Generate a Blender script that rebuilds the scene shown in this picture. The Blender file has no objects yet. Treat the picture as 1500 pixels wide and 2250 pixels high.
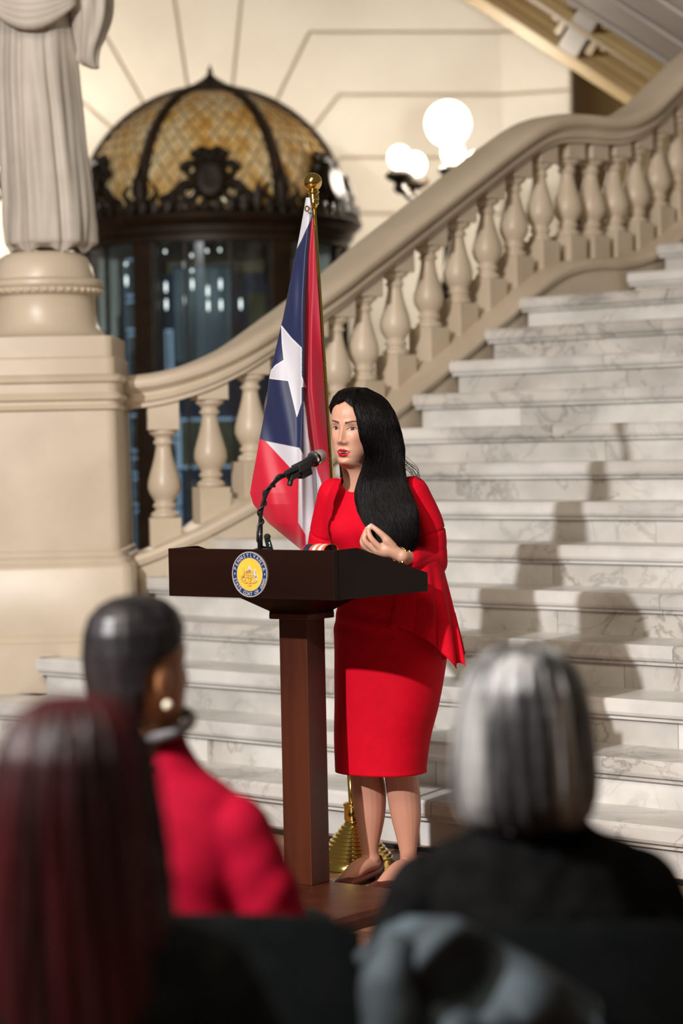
import bpy, bmesh, math, random
import numpy as np
from mathutils import Vector, Matrix
random.seed(7)
SC = bpy.context.scene
COL = SC.collection

# ------------------------------------------------------------------ camera
F = 5312.5; CAMH = 1.54; ROLL = .0203; HOR = 976.0          # focal length in px of a 1500x2250 frame, eye height
_a = math.radians(132.7)
FW = np.array([math.cos(_a), math.sin(_a), 0.0])
_p = math.atan((1125 - HOR) / F)
FV = FW * math.cos(_p) + np.array([0, 0, -math.sin(_p)])
_r0 = np.array([FW[1], -FW[0], 0.0]); _u0 = np.cross(_r0, FV); _t = math.atan(ROLL)
RV = math.cos(_t) * _r0 - math.sin(_t) * _u0
UV = math.sin(_t) * _r0 + math.cos(_t) * _u0
CP = np.array([0, 0, CAMH])
cd = bpy.data.cameras.new('camera'); cam = bpy.data.objects.new('camera', cd); COL.objects.link(cam)
cam.matrix_world = Matrix(((RV[0], UV[0], -FV[0], 0), (RV[1], UV[1], -FV[1], 0), (RV[2], UV[2], -FV[2], CAMH), (0, 0, 0, 1)))
cd.sensor_fit = 'VERTICAL'; cd.sensor_height = 36; cd.sensor_width = 24; cd.lens = 85
cd.clip_end = 200
cd.dof.use_dof = True; cd.dof.focus_distance = 8.35; cd.dof.aperture_fstop = 2.1
SC.camera = cam

# ------------------------------------------------------------------ world, lights, exposure
w = bpy.data.worlds.new('world'); SC.world = w; w.use_nodes = True
w.node_tree.nodes['Background'].inputs[0].default_value = (1.0, .84, .66, 1)
w.node_tree.nodes['Background'].inputs[1].default_value = .11
def lamp(name, typ, loc, energy, color=(1, 1, 1), size=.1, aim=None, spot=None):
    l = bpy.data.lights.new(name, typ); l.energy = energy; l.color = color
    if typ == 'AREA': l.size = size
    else: l.shadow_soft_size = size
    o = bpy.data.objects.new(name, l); COL.objects.link(o); o.location = loc
    if aim is not None:
        o.rotation_euler = (Vector(aim) - Vector(loc)).to_track_quat('-Z', 'Y').to_euler()
    if spot: l.spot_size = math.radians(spot); l.spot_blend = .35
    return o
lamp('key_spot', 'SPOT', (-3.90, -1.15, 4.62), 3050, (1.0, .975, .955), .07, (-5.9, 7.6, 1.1), 92)
lamp('rotunda_fill', 'AREA', (-2.2, -1.5, 8.6), 520, (1.0, .83, .63), 3.0, (-6.2, 8.0, 1.2))  # unseen area light, added as broad warm fill high behind the camera
SC.view_settings.view_transform = 'Standard'; SC.view_settings.look = 'None'
SC.view_settings.exposure = 0.0; SC.view_settings.gamma = 1.0; SC.view_settings.use_curve_mapping = False

# ------------------------------------------------------------------ helpers
def ray(px, py): return FV + RV * (px - 750) / F - UV * (py - 1125) / F
def P(px, py, d): return CP + ray(px, py) * d                       # the place seen at a pixel, d metres away
def G(px, d): return np.array([*(FW * d + _r0 * ((px - 750) / F * d))[:2], 0.0])
def onz(px, py, z): v = ray(px, py); return CP + v * ((z - CAMH) / v[2])
def rot2(v, deg):
    c, s = math.cos(math.radians(deg)), math.sin(math.radians(deg)); return np.array([c * v[0] - s * v[1], s * v[0] + c * v[1], v[2] if len(v) > 2 else 0])

class MB:
    """collects vertices and faces of one mesh"""
    def __init__(s): s.v = []; s.f = []
    def add(s, vs, fs):
        b = len(s.v); s.v += [tuple(map(float, q)) for q in vs]; s.f += [tuple(i + b for i in q) for q in fs]; return s
    def box(s, x0, x1, y0, y1, z0, z1):
        return s.add([(x0, y0, z0), (x1, y0, z0), (x1, y1, z0), (x0, y1, z0), (x0, y0, z1), (x1, y0, z1), (x1, y1, z1), (x0, y1, z1)],
                     [(0, 3, 2, 1), (4, 5, 6, 7), (0, 1, 5, 4), (1, 2, 6, 5), (2, 3, 7, 6), (3, 0, 4, 7)])
    def rings(s, rr, caps=True, closed=True):
        n = len(rr[0]); b = len(s.v)
        for r in rr: s.v += [tuple(map(float, q)) for q in r]
        for i in range(len(rr) - 1):
            for j in range(n if closed else n - 1):
                k = (j + 1) % n
                s.f.append((b + i * n + j, b + i * n + k, b + (i + 1) * n + k, b + (i + 1) * n + j))
        if caps and closed:
            s.f.append(tuple(b + j for j in range(n - 1, -1, -1))); m = b + (len(rr) - 1) * n
            s.f.append(tuple(m + j for j in range(n)))
        return s
    def lathe(s, prof, n=24, c=(0, 0, 0), caps=True, ph=0):
        return s.rings([[(c[0] + r * math.cos(ph + 2 * math.pi * j / n), c[1] + r * math.sin(ph + 2 * math.pi * j / n), c[2] + z) for j in range(n)] for r, z in prof], caps)
    def tube(s, pts, r, n=10, caps=True):
        pts = [np.array(p, float) for p in pts]; rr = r if hasattr(r, '__len__') else [r] * len(pts)
        out = []; up = None
        for i, p in enumerate(pts):
            t = pts[min(i + 1, len(pts) - 1)] - pts[max(i - 1, 0)]; t = t / (np.linalg.norm(t) + 1e-9)
            if up is None: up = np.cross(t, [0, 0, 1] if abs(t[2]) < .9 else [1, 0, 0])
            up = up - t * (up @ t); up /= np.linalg.norm(up) + 1e-9; q = np.cross(t, up)
            out.append([p + (up * math.cos(2 * math.pi * j / n) + q * math.sin(2 * math.pi * j / n)) * rr[i] for j in range(n)])
        return s.rings(out, caps)
    def prism(s, poly, y0, y1, ax='y'):
        """polygon of (a, b) pairs extruded along one axis"""
        f = {'y': lambda a, b, t: (a, t, b), 'x': lambda a, b, t: (t, a, b), 'z': lambda a, b, t: (a, b, t)}[ax]
        n = len(poly); vs = [f(a, b, y0) for a, b in poly] + [f(a, b, y1) for a, b in poly]
        fs = [tuple(range(n)), tuple(range(2 * n - 1, n - 1, -1))] + [(i, i + n, (i + 1) % n + n, (i + 1) % n) for i in range(n)]
        return s.add(vs, fs)
    def ell(s, c, rx, ry, rz, n=16, m=10):
        rr = []
        for i in range(m + 1):
            a = -math.pi / 2 + math.pi * i / m; k = max(math.cos(a), .02)
            rr.append([(c[0] + rx * k * math.cos(2 * math.pi * j / n), c[1] + ry * k * math.sin(2 * math.pi * j / n), c[2] + rz * math.sin(a)) for j in range(n)])
        return s.rings(rr)
    def mesh(s, name):
        me = bpy.data.meshes.new(name); me.from_pydata(s.v, [], s.f); me.validate()
        bm = bmesh.new(); bm.from_mesh(me); bmesh.ops.recalc_face_normals(bm, faces=bm.faces); bm.to_mesh(me); bm.free(); return me

def link(name, me, mat, parent=None, smooth=False, bevel=0, sub=0, loc=None):
    o = bpy.data.objects.new(name, me); COL.objects.link(o)
    if mat is not None and not me.materials: me.materials.append(mat)
    if parent is not None: o.parent = parent
    if loc is not None: o.location = loc
    if smooth:
        me.shade_smooth() if smooth is True else me.shade_smooth()
    if bevel:
        b = o.modifiers.new('bevel', 'BEVEL'); b.width = bevel; b.segments = 2; b.limit_method = 'ANGLE'; b.angle_limit = math.radians(40)
    if sub:
        m = o.modifiers.new('sub', 'SUBSURF'); m.levels = sub; m.render_levels = sub
    if smooth == 'auto':
        m = o.modifiers.new('split', 'EDGE_SPLIT'); m.split_angle = math.radians(38)
    return o
def obj(name, mb, mat, parent=None, **k): return link(name, mb.mesh(name), mat, parent, **k)
def thing(name, label, cat, loc=(0, 0, 0), rz=0, group=None, kind=None):
    o = bpy.data.objects.new(name, None); COL.objects.link(o); o.location = loc; o.rotation_euler = (0, 0, math.radians(rz)); o.empty_display_size = .1
    return tag(o, label, cat, group, kind)
def tag(o, label=None, cat=None, group=None, kind=None):
    if label: o['label'] = label
    if cat: o['category'] = cat
    if group: o['group'] = group
    if kind: o['kind'] = kind
    return o
def spline(pts, n=8):
    Q = [np.array(p, float) for p in pts]; Q = [2 * Q[0] - Q[1]] + Q + [2 * Q[-1] - Q[-2]]; out = []
    for i in range(1, len(Q) - 2):
        a, b, c, d = Q[i - 1:i + 3]
        for j in range(n):
            t = j / n; out.append(.5 * (2 * b + (c - a) * t + (2 * a - 5 * b + 4 * c - d) * t * t + (3 * b - a - 3 * c + d) * t ** 3))
    out.append(Q[-2]); return out
def remesh(mb, name, vox, smooth_it=6, fac=.5):
    """union of overlapping closed shapes as ONE continuous surface"""
    me = mb.mesh(name + '_raw'); o = bpy.data.objects.new('tmp', me); COL.objects.link(o)
    m = o.modifiers.new('r', 'REMESH'); m.mode = 'VOXEL'; m.voxel_size = vox; m.adaptivity = 0
    if smooth_it:
        q = o.modifiers.new('s', 'SMOOTH'); q.factor = fac; q.iterations = smooth_it
    dg = bpy.context.evaluated_depsgraph_get(); dg.update()
    out = bpy.data.meshes.new_from_object(o.evaluated_get(dg)); out.name = name
    bpy.data.objects.remove(o); bpy.data.meshes.remove(me); out.materials.clear(); out.shade_smooth(); return out

# ------------------------------------------------------------------ materials
MATS = {}
def mat(name, c1, c2=None, rough=.5, metal=0., scale=4., detail=4., bump=0., bscale=60., emit=None, estr=0., coat=0., spec=.5, stretch=None, rand=False, sss=0., sheen=0., trans=0., alpha=1., coords='obj', mid=(.35, .65)):
    if name in MATS: return MATS[name]
    m = bpy.data.materials.new(name); m.use_nodes = True; nt = m.node_tree; N = nt.nodes; L = nt.links; b = N['Principled BSDF']
    b.inputs['Roughness'].default_value = rough; b.inputs['Metallic'].default_value = metal
    b.inputs['Base Color'].default_value = (*c1, 1); b.inputs['Coat Weight'].default_value = coat; b.inputs['Specular IOR Level'].default_value = spec
    b.inputs['Coat Roughness'].default_value = .15
    if sss: b.inputs['Subsurface Weight'].default_value = sss; b.inputs['Subsurface Radius'].default_value = (.012, .005, .003); b.inputs['Subsurface Scale'].default_value = 1.
    if sheen: b.inputs['Sheen Weight'].default_value = sheen; b.inputs['Sheen Roughness'].default_value = .5
    if trans: b.inputs['Transmission Weight'].default_value = trans
    if alpha < 1: b.inputs['Alpha'].default_value = alpha
    if emit: b.inputs['Emission Color'].default_value = (*emit, 1); b.inputs['Emission Strength'].default_value = estr
    vec = None
    if c2 is not None or bump:
        tc = N.new('ShaderNodeTexCoord'); vec = tc.outputs['Object']
        if coords == 'world': g = N.new('ShaderNodeNewGeometry'); vec = g.outputs['Position']
        if stretch:
            mp = N.new('ShaderNodeMapping'); mp.inputs['Scale'].default_value = stretch; L.new(vec, mp.inputs['Vector']); vec = mp.outputs['Vector']
    if c2 is not None:
        r = N.new('ShaderNodeValToRGB'); r.color_ramp.elements[0].color = (*c1, 1); r.color_ramp.elements[1].color = (*c2, 1)
        r.color_ramp.elements[0].position, r.color_ramp.elements[1].position = mid
        if rand:
            oi = N.new('ShaderNodeObjectInfo'); n = N.new('ShaderNodeTexNoise'); n.inputs['Scale'].default_value = scale; L.new(vec, n.inputs['Vector'])
            a = N.new('ShaderNodeMath'); a.operation = 'MULTIPLY_ADD'; L.new(oi.outputs['Random'], a.inputs[0]); a.inputs[1].default_value = .7
            h = N.new('ShaderNodeMath'); h.operation = 'MULTIPLY'; L.new(n.outputs['Fac'], h.inputs[0]); h.inputs[1].default_value = .3; L.new(h.outputs[0], a.inputs[2]); L.new(a.outputs[0], r.inputs['Fac'])
        else:
            n = N.new('ShaderNodeTexNoise'); n.inputs['Scale'].default_value = scale; n.inputs['Detail'].default_value = detail; L.new(vec, n.inputs['Vector']); L.new(n.outputs['Fac'], r.inputs['Fac'])
        L.new(r.outputs['Color'], b.inputs['Base Color'])
    if bump:
        n2 = N.new('ShaderNodeTexNoise'); n2.inputs['Scale'].default_value = bscale; n2.inputs['Detail'].default_value = 3; L.new(vec, n2.inputs['Vector'])
        bp = N.new('ShaderNodeBump'); bp.inputs['Strength'].default_value = bump; bp.inputs['Distance'].default_value = .01; L.new(n2.outputs['Fac'], bp.inputs['Height']); L.new(bp.outputs['Normal'], b.inputs['Normal'])
    MATS[name] = m; return m

def marble(name):
    m = bpy.data.materials.new(name); m.use_nodes = True; nt = m.node_tree; N = nt.nodes; L = nt.links; b = N['Principled BSDF']
    b.inputs['Roughness'].default_value = .32; b.inputs['Specular IOR Level'].default_value = .45
    g = N.new('ShaderNodeNewGeometry'); oi = N.new('ShaderNodeObjectInfo')
    off = N.new('ShaderNodeVectorMath'); off.operation = 'SCALE'; off.inputs[0].default_value = (7, 5, 3); L.new(oi.outputs['Random'], off.inputs['Scale'])
    add = N.new('ShaderNodeVectorMath'); add.operation = 'ADD'; L.new(g.outputs['Position'], add.inputs[0]); L.new(off.outputs[0], add.inputs[1])
    mp = N.new('ShaderNodeMapping'); mp.inputs['Rotation'].default_value = (.3, .5, .2); mp.inputs['Scale'].default_value = (1, 1, 1.3); L.new(add.outputs[0], mp.inputs['Vector'])
    n = N.new('ShaderNodeTexNoise'); n.inputs['Scale'].default_value = 2.2; n.inputs['Detail'].default_value = 8; n.inputs['Roughness'].default_value = .62; n.inputs['Distortion'].default_value = 1.2
    L.new(mp.outputs[0], n.inputs['Vector'])
    # thin veins where the noise crosses one half
    s = N.new('ShaderNodeMath'); s.operation = 'SUBTRACT'; L.new(n.outputs['Fac'], s.inputs[0]); s.inputs[1].default_value = .5
    ab = N.new('ShaderNodeMath'); ab.operation = 'ABSOLUTE'; L.new(s.outputs[0], ab.inputs[0])
    r = N.new('ShaderNodeValToRGB'); e = r.color_ramp.elements; e[0].position = 0; e[0].color = (.44, .42, .40, 1); e[1].position = .03; e[1].color = (.76, .74, .71, 1); L.new(ab.outputs[0], r.inputs['Fac'])
    n2 = N.new('ShaderNodeTexNoise'); n2.inputs['Scale'].default_value = 3.1; n2.inputs['Detail'].default_value = 6; L.new(mp.outputs[0], n2.inputs['Vector'])
    r2 = N.new('ShaderNodeValToRGB'); r2.color_ramp.elements[0].position = .3; r2.color_ramp.elements[0].color = (.70, .69, .68, 1); r2.color_ramp.elements[1].position = .62; r2.color_ramp.elements[1].color = (1, .985, .965, 1); L.new(n2.outputs['Fac'], r2.inputs['Fac'])
    mx = N.new('ShaderNodeMix'); mx.data_type = 'RGBA'; mx.blend_type = 'MULTIPLY'; mx.inputs[0].default_value = 1; L.new(r.outputs[0], mx.inputs[6]); L.new(r2.outputs[0], mx.inputs[7])
    n3 = N.new('ShaderNodeTexNoise'); n3.inputs['Scale'].default_value = .9; L.new(mp.outputs[0], n3.inputs['Vector'])
    r3 = N.new('ShaderNodeValToRGB'); r3.color_ramp.elements[0].position = .40; r3.color_ramp.elements[0].color = (0, 0, 0, 1); r3.color_ramp.elements[1].position = .62; L.new(n3.outputs['Fac'], r3.inputs['Fac'])
    mx2 = N.new('ShaderNodeMix'); mx2.data_type = 'RGBA'; L.new(r3.outputs[0], mx2.inputs[0]); L.new(r2.outputs[0], mx2.inputs[6]); L.new(mx.outputs[2], mx2.inputs[7])
    mu = N.new('ShaderNodeMix'); mu.data_type = 'RGBA'; mu.blend_type = 'MULTIPLY'; mu.inputs[0].default_value = 1; mu.inputs[7].default_value = (.81, .81, .80, 1); L.new(mx2.outputs[2], mu.inputs[6])
    L.new(mu.outputs[2], b.inputs['Base Color']); MATS[name] = m; return m
M_MARBLE = marble('veined_marble')
M_CREAM = mat('cream_stone', (.56, .465, .35), (.66, .56, .435), .38, scale=2.5, detail=8, coords='world', bump=.03, bscale=25)
M_STATUE = mat('statue_marble', (.47, .42, .36), (.58, .53, .46), .55, scale=3, detail=8, coords='world', bump=.06, bscale=40)
M_WALL = mat('wall_stone', (.76, .70, .60), (.83, .78, .68), .7, scale=1.2, detail=5, coords='world')
M_JOINT = mat('joint', (.42, .33, .21), (.36, .28, .18), .9, scale=6)
M_GOLDWALL = mat('ochre_plaster', (.60, .43, .18), (.68, .51, .24), .7, scale=2, coords='world')
M_COFFER = mat('coffer_bronze', (.20, .11, .04), (.28, .16, .06), .6, scale=6, coords='world')
M_SOFFIT = mat('soffit_white', (.70, .66, .60), (.62, .58, .53), .7, scale=2, coords='world')
M_BRONZE = mat('dark_bronze', (.012, .008, .005), (.030, .019, .010), .5, .4, scale=14, bump=.15, bscale=60)
M_BRONZE2 = mat('brown_bronze', (.020, .011, .005), (.040, .022, .010), .5, .3, scale=8)
M_LEAD = mat('lead_came', (.10, .075, .05), (.15, .11, .07), .6, .4, scale=10)
M_AMBER = mat('amber_glass', (.80, .45, .09), (.95, .80, .48), .25, scale=5, rand=True, mid=(.15, .75), coat=.6)
M_GLOBE = mat('lit_globe', (1, .95, .85), rough=.4, emit=(1, .87, .66), estr=5)
M_BRASS = mat('polished_brass', (.83, .60, .17), rough=.13, metal=1.)
M_BRASSD = mat('aged_brass', (.65, .45, .16), rough=.3, metal=1.)

# ================================================================== STAIRS
RISE, RUN, Y0 = .1795, .307, 6.616
def yn(k): return Y0 + RUN * k if k <= 13 else Y0 + RUN * 13 + 1.02 + RUN * (k - 14)
st = thing('staircase', 'broad grey veined white marble staircase behind the lectern', 'staircase', kind='structure')
XLEFT = {1: -13.0, 2: -13.0, 3: -8.98, 4: -8.90, 5: -8.86, 6: -8.70, 7: -8.54}
XR = -1.6
for k in range(1, 23):
    xl = XLEFT.get(k, -8.41); z1 = k * RISE; y = yn(k); back = yn(k + 1) + .06
    rnd = random.Random(k * 13 + 5)
    for kind in ('tread', 'riser'):
        cuts = [xl]; x = xl + rnd.uniform(.5, 1.8)
        while x < XR - .6: cuts.append(x); x += rnd.uniform(1.05, 2.3)
        cuts.append(XR)
        for a, b in zip(cuts[:-1], cuts[1:]):
            g = .0016; dy = rnd.uniform(-.0015, .0015); m = MB(); first = a == xl
            if kind == 'tread':
                e = .0
                prof = [(y + dy, z1 - .012), (y + dy + .012, z1), (back, z1), (back, z1 - .066), (y + .034, z1 - .066), (y + .030, z1 - .074), (y + .022, z1 - .080),
                        (y + .022, z1 - .066), (y + dy + .006, z1 - .062), (y + dy, z1 - .050)]
                m.prism(prof, a + g, b - g, 'x')
                o = obj('tread', m, M_MARBLE, st)
                if first and 3 <= k <= 13:                       # rounded return at the free end
                    pr = [(0, z1 - .012), (.012, z1), (.05, z1), (.05, z1 - .066), (.006, z1 - .062), (0, z1 - .05)]
                    rr = []
                    for i in range(7):
                        t = math.pi / 2 * i / 6; cx, cy = a + .03, y + .06
                        rr.append([(cx - (.06 - q) * math.sin(t), cy - (.06 - q) * math.cos(t), zz) for q, zz in pr])
                    rr.append([(a - .03 + q, back - .06, zz) for q, zz in pr])
                    m2 = MB().rings(rr); obj('return_nosing', m2, M_MARBLE, st)
            else:
                if first and k > 2: a += .03
                m.box(a + g, b - g, y + .040 + dy, y + .10, z1 - RISE - .004, z1 - .064)
                obj('riser', m, M_MARBLE, st)
# the platform under the pedestal continues the second step to the left
obj('platform', MB().box(-13.0, -8.95, yn(2) + .30, 9.6, .02, 2 * RISE), M_MARBLE, st)

def tile_floor_mat():
    m = mat('terracotta_tiles', (.26, .12, .07), rough=.4); N = m.node_tree.nodes; L = m.node_tree.links; g = N.new('ShaderNodeNewGeometry'); b = N.new('ShaderNodeTexBrick')
    b.offset = 0; b.inputs['Color1'].default_value = (.30, .135, .075, 1); b.inputs['Color2'].default_value = (.20, .095, .06, 1); b.inputs['Mortar'].default_value = (.12, .085, .065, 1); b.inputs['Scale'].default_value = 1.0; b.inputs['Mortar Size'].default_value = .004; b.inputs['Brick Width'].default_value = .15; b.inputs['Row Height'].default_value = .15
    L.new(g.outputs['Position'], b.inputs['Vector']); L.new(b.outputs['Color'], N['Principled BSDF'].inputs['Base Color']); return m
tile_floor_mat()
TX0, TX1, TY1 = -7.2, -3.9, yn(1) + .05; TY0 = TY1 - .15 * 9
m = MB()
for q in ((-30, TX0, -6, TY1), (TX1, 12, -6, TY1), (TX0, TX1, -6, TY0)): m.box(*q, -.1, 0)
m.box(TX0, TX1, TY0, TY1, -.1, -.006)
fl = tag(obj('floor', m, MATS['terracotta_tiles']), kind='structure')
M_TILE = mat('floor_tile', (.20, .085, .05), (.36, .19, .11), .4, scale=12, rand=True, mid=(.1, .9))
tme = MB().rings([[(-a, -a, z), (a, -a, z), (a, a, z), (-a, a, z)] for a, z in ((.0732, -.006), (.0732, -.001), (.0722, 0))]).mesh('tile')
for i in range(22):
    for j in range(9): link('tile', tme, M_TILE, fl, loc=(TX0 + .15 * (i + .5), TY0 + .15 * (j + .5), 0))
tag(obj('floor_behind', MB().box(-40, 2, yn(1) + .05, 34, -.1, 0), MATS['terracotta_tiles']), kind='structure')

# ================================================================== BALUSTRADE
PCTRL = [(-9.20, 8.22), (-9.05, 8.36), (-8.90, 8.55), (-8.78, 8.80), (-8.70, 9.10), (-8.66, 9.45), (-8.65, 9.8), (-8.65, 11.0), (-8.65, 13.8)]
PP = np.array(spline(PCTRL, 12)); PS = np.r_[0, np.cumsum(np.linalg.norm(np.diff(PP, axis=0), axis=1))]
CAPZ = [(0, .975), (.13, 1.0), (.375, 1.107), (.74, 1.31), (1.73, 1.852), (2.27, 2.149), (2.79, 2.44), (2.94, 2.516), (3.12, 2.570), (3.33, 2.597), (3.55, 2.602), (3.75, 2.630), (4.0, 2.70), (4.2, 2.80), (4.6, 3.02), (5.7, 3.67)]
RAILZ = [(0, 1.735), (.1, 1.737), (.27, 1.752), (.44, 1.800), (.63, 1.880), (.9, 2.043), (1.26, 2.249), (1.53, 2.418), (2.3, 2.851), (2.7, 3.074), (2.96, 3.205), (3.12, 3.255), (3.35, 3.278), (3.6, 3.281), (3.8, 3.305), (4.03, 3.386), (4.52, 3.71), (5.7, 4.43)]
def pat(s):
    i = min(max(int(np.searchsorted(PS, s)) - 1, 0), len(PS) - 2); u = (s - PS[i]) / (PS[i + 1] - PS[i]); p = PP[i] + (PP[i + 1] - PP[i]) * u
    j0, j1 = max(i - 2, 0), min(i + 3, len(PP) - 1); t = PP[j1] - PP[j0]; t = t / np.linalg.norm(t); return p, np.array([t[1], -t[0]]), t
def zi(tab, s): return float(np.interp(s, [a for a, _ in tab], [b for _, b in tab]))
def zs(tab, s): return sum(zi(tab, max(0, s + d)) for d in (-.08, -.04, 0, .04, .08)) / 5
def sweep(prof, tab, s0, s1, step=.05, closed=True, low=None):
    rr = []
    for s in np.arange(s0, s1 + 1e-6, step):
        p, n, t = pat(s); z = zs(tab, s)
        rr.append([(p[0] + n[0] * a, p[1] + n[1] * a, z + b if b > -5 else low) for a, b in prof])
    return MB().rings(rr, True, closed)
bal = thing('balustrade', 'cream stone balustrade sweeping up the left side of the stairs', 'balustrade', kind='structure')
h = [(.10, 0), (.10, .022), (.118, .030), (.122, .052), (.112, .060), (.112, .072), (.128, .084), (.150, .100), (.156, .122), (.150, .140), (.125, .158), (.06, .168)]
rail = obj('handrail', sweep(h + [(-a, b) for a, b in h[::-1]], RAILZ, .03, 5.6), M_CREAM, bal, smooth='auto')
c = [(.20, -.11), (.205, -.075), (.225, -.062), (.232, -.035), (.222, -.012), (.19, 0)]
obj('sloping_curb', sweep(c + [(-a, b) for a, b in c[::-1]], CAPZ, -.0, 5.6), M_CREAM, bal, smooth='auto')
obj('cheek_wall', sweep([(.205, -9), (.205, -.08), (-.205, -.08), (-.205, -9)], CAPZ, -.0, 5.6, low=.02), M_CREAM, bal, smooth='auto')
TURN = [(.064, 0), (.066, .018), (.058, .026), (.046, .034), (.043, .044), (.054, .050), (.056, .060), (.050, .068), (.044, .074), (.056, .092), (.070, .115), (.078, .142), (.076, .172), (.066, .212), (.053, .255), (.043, .295), (.037, .328), (.036, .345), (.047, .351), (.048, .362), (.039, .368), (.040, .380), (.054, .392), (.066, .400), (.068, .416)]
TURN = [(r * 1.09, z * 1.07) for r, z in TURN]
bal_mesh = MB().lathe(TURN, 20).mesh('baluster'); bal_mesh.shade_smooth()
BALS = [353, 456, 546, 612, 674, 735, 797, 868, 942, 1007, 1072, 1132, 1190, 1250, 1302, 1352, 1400, 1447, 1490, 1533]
SB = [.29, .532, .758, .936, 1.116, 1.308, 1.514, 1.772, 2.051, 2.305, 2.565, 2.812, 3.057, 3.318, 3.549, 3.777, 4.000, 4.224, 4.434, 4.66, 4.88, 5.1, 5.32]
for s in SB:
    p, n, t = pat(s); zb, zt = zs(CAPZ, s), zs(RAILZ, s); th = .445
    zm = zb + .115 if s < .4 else zb + .140
    lo, hi = zm, zm + th
    o = link('baluster', bal_mesh, M_CREAM, bal, loc=(p[0], p[1], lo))
    a = .080
    for nm, z0f, z1f in (('base_block', lambda q: zs(CAPZ, s + q) - .03, lambda q: lo), ('top_block', lambda q: hi, lambda q: zs(RAILZ, s + q) + .02)):
        vs = []
        for zf in (z0f, z1f):
            for q, e in ((-a, -a), (a, -a), (a, a), (-a, a)): vs.append((p[0] + t[0] * q + n[0] * e - p[0], p[1] + t[1] * q + n[1] * e - p[1], zf(q) - lo))
        b = obj(nm, MB().add(vs, [(0, 3, 2, 1), (4, 5, 6, 7), (0, 1, 5, 4), (1, 2, 6, 5), (2, 3, 7, 6), (3, 0, 4, 7)]), M_CREAM, o, bevel=.004)

# ================================================================== PEDESTAL AND STATUE
pc = G(108, 12.2); PROT = 132.7 - 90
def zpx(x, y, d): return CAMH + (HOR + ROLL * (750 - x) - y) / F * d
ped = thing('pedestal', 'cream stone newel pedestal carrying the statue at the foot of the balustrade', 'pedestal', (pc[0], pc[1], 2 * RISE), PROT)
def sq(hw, z, r=.06, n=5):
    out = []
    for q in range(4):
        cx, cy = ((1, 1), (-1, 1), (-1, -1), (1, -1))[q]
        for i in range(n + 1):
            a = q * math.pi / 2 + math.pi / 2 * i / n; out.append((cx * (hw - r) + r * math.cos(a), cy * (hw - r) + r * math.sin(a), z))
    return out
zb = 2 * RISE
def seg(name, prof, r=.05): return obj(name, MB().rings([sq(hw, z - zb, r) for hw, z in prof]), M_CREAM, ped, smooth='auto')
seg('plinth', [(.475, zb), (.475, .60), (.46, .605), (.46, .63), (.452, .64), (.450, .955), (.440, .975), (.425, .99), (.425, 1.005), (.405, 1.02), (.405, 1.04), (.395, 1.05)])
seg('dado', [(.392, 1.045), (.384, 1.735)])
seg('dado_moulding', [(.384, 1.728), (.400, 1.738), (.402, 1.752), (.392, 1.760), (.392, 1.775), (.410, 1.785), (.412, 1.80), (.402, 1.812), (.395, 1.82), (.395, 1.862), (.412, 1.872), (.415, 1.892), (.400, 1.906), (.38, 1.91)])
seg('upper_block', [(.383, 1.906), (.383, 1.985), (.372, 1.995), (.372, 2.094)], .04)
obj('drum', MB().lathe([(.366, 2.09 - zb), (.362, 2.098 - zb), (.325, 2.104 - zb), (.300, 2.116 - zb), (.280, 2.138 - zb), (.267, 2.17 - zb), (.259, 2.22 - zb), (.255, 2.30 - zb), (.262, 2.315 - zb), (.275, 2.322 - zb)], 48), M_CREAM, ped, smooth='auto')
dm = obj('drum_moulding', MB().lathe([(.262, 2.315 - zb), (.283, 2.318 - zb), (.290, 2.330 - zb), (.283, 2.342 - zb), (.290, 2.350 - zb), (.298, 2.360 - zb), (.298, 2.380 - zb), (.285, 2.390 - zb), (.262, 2.396 - zb)], 48), M_CREAM, ped, smooth='auto')
for i in range(44):
    a = 2 * math.pi * i / 44
    if i == 0: me = MB().ell((0, 0, 0), .010, .016, .012, 8, 6).mesh('bead'); me.shade_smooth()
    link('bead', me, M_CREAM, dm, loc=(.288 * math.cos(a), .288 * math.sin(a), 2.333 - zb)).rotation_euler = (0, 0, a)
obj('dome_cap', MB().lathe([(.256, 2.39 - zb), (.254, 2.42 - zb), (.243, 2.46 - zb), (.222, 2.50 - zb), (.190, 2.524 - zb), (.150, 2.532 - zb), (.05, 2.534 - zb)], 48), M_CREAM, ped, smooth='auto')

sd = 12.2; sz = 2.545
sta = thing('statue', 'carved marble draped figure standing on the newel pedestal, seen from the chest down', 'statue', (pc[0], pc[1], sz + .008), PROT)
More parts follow.
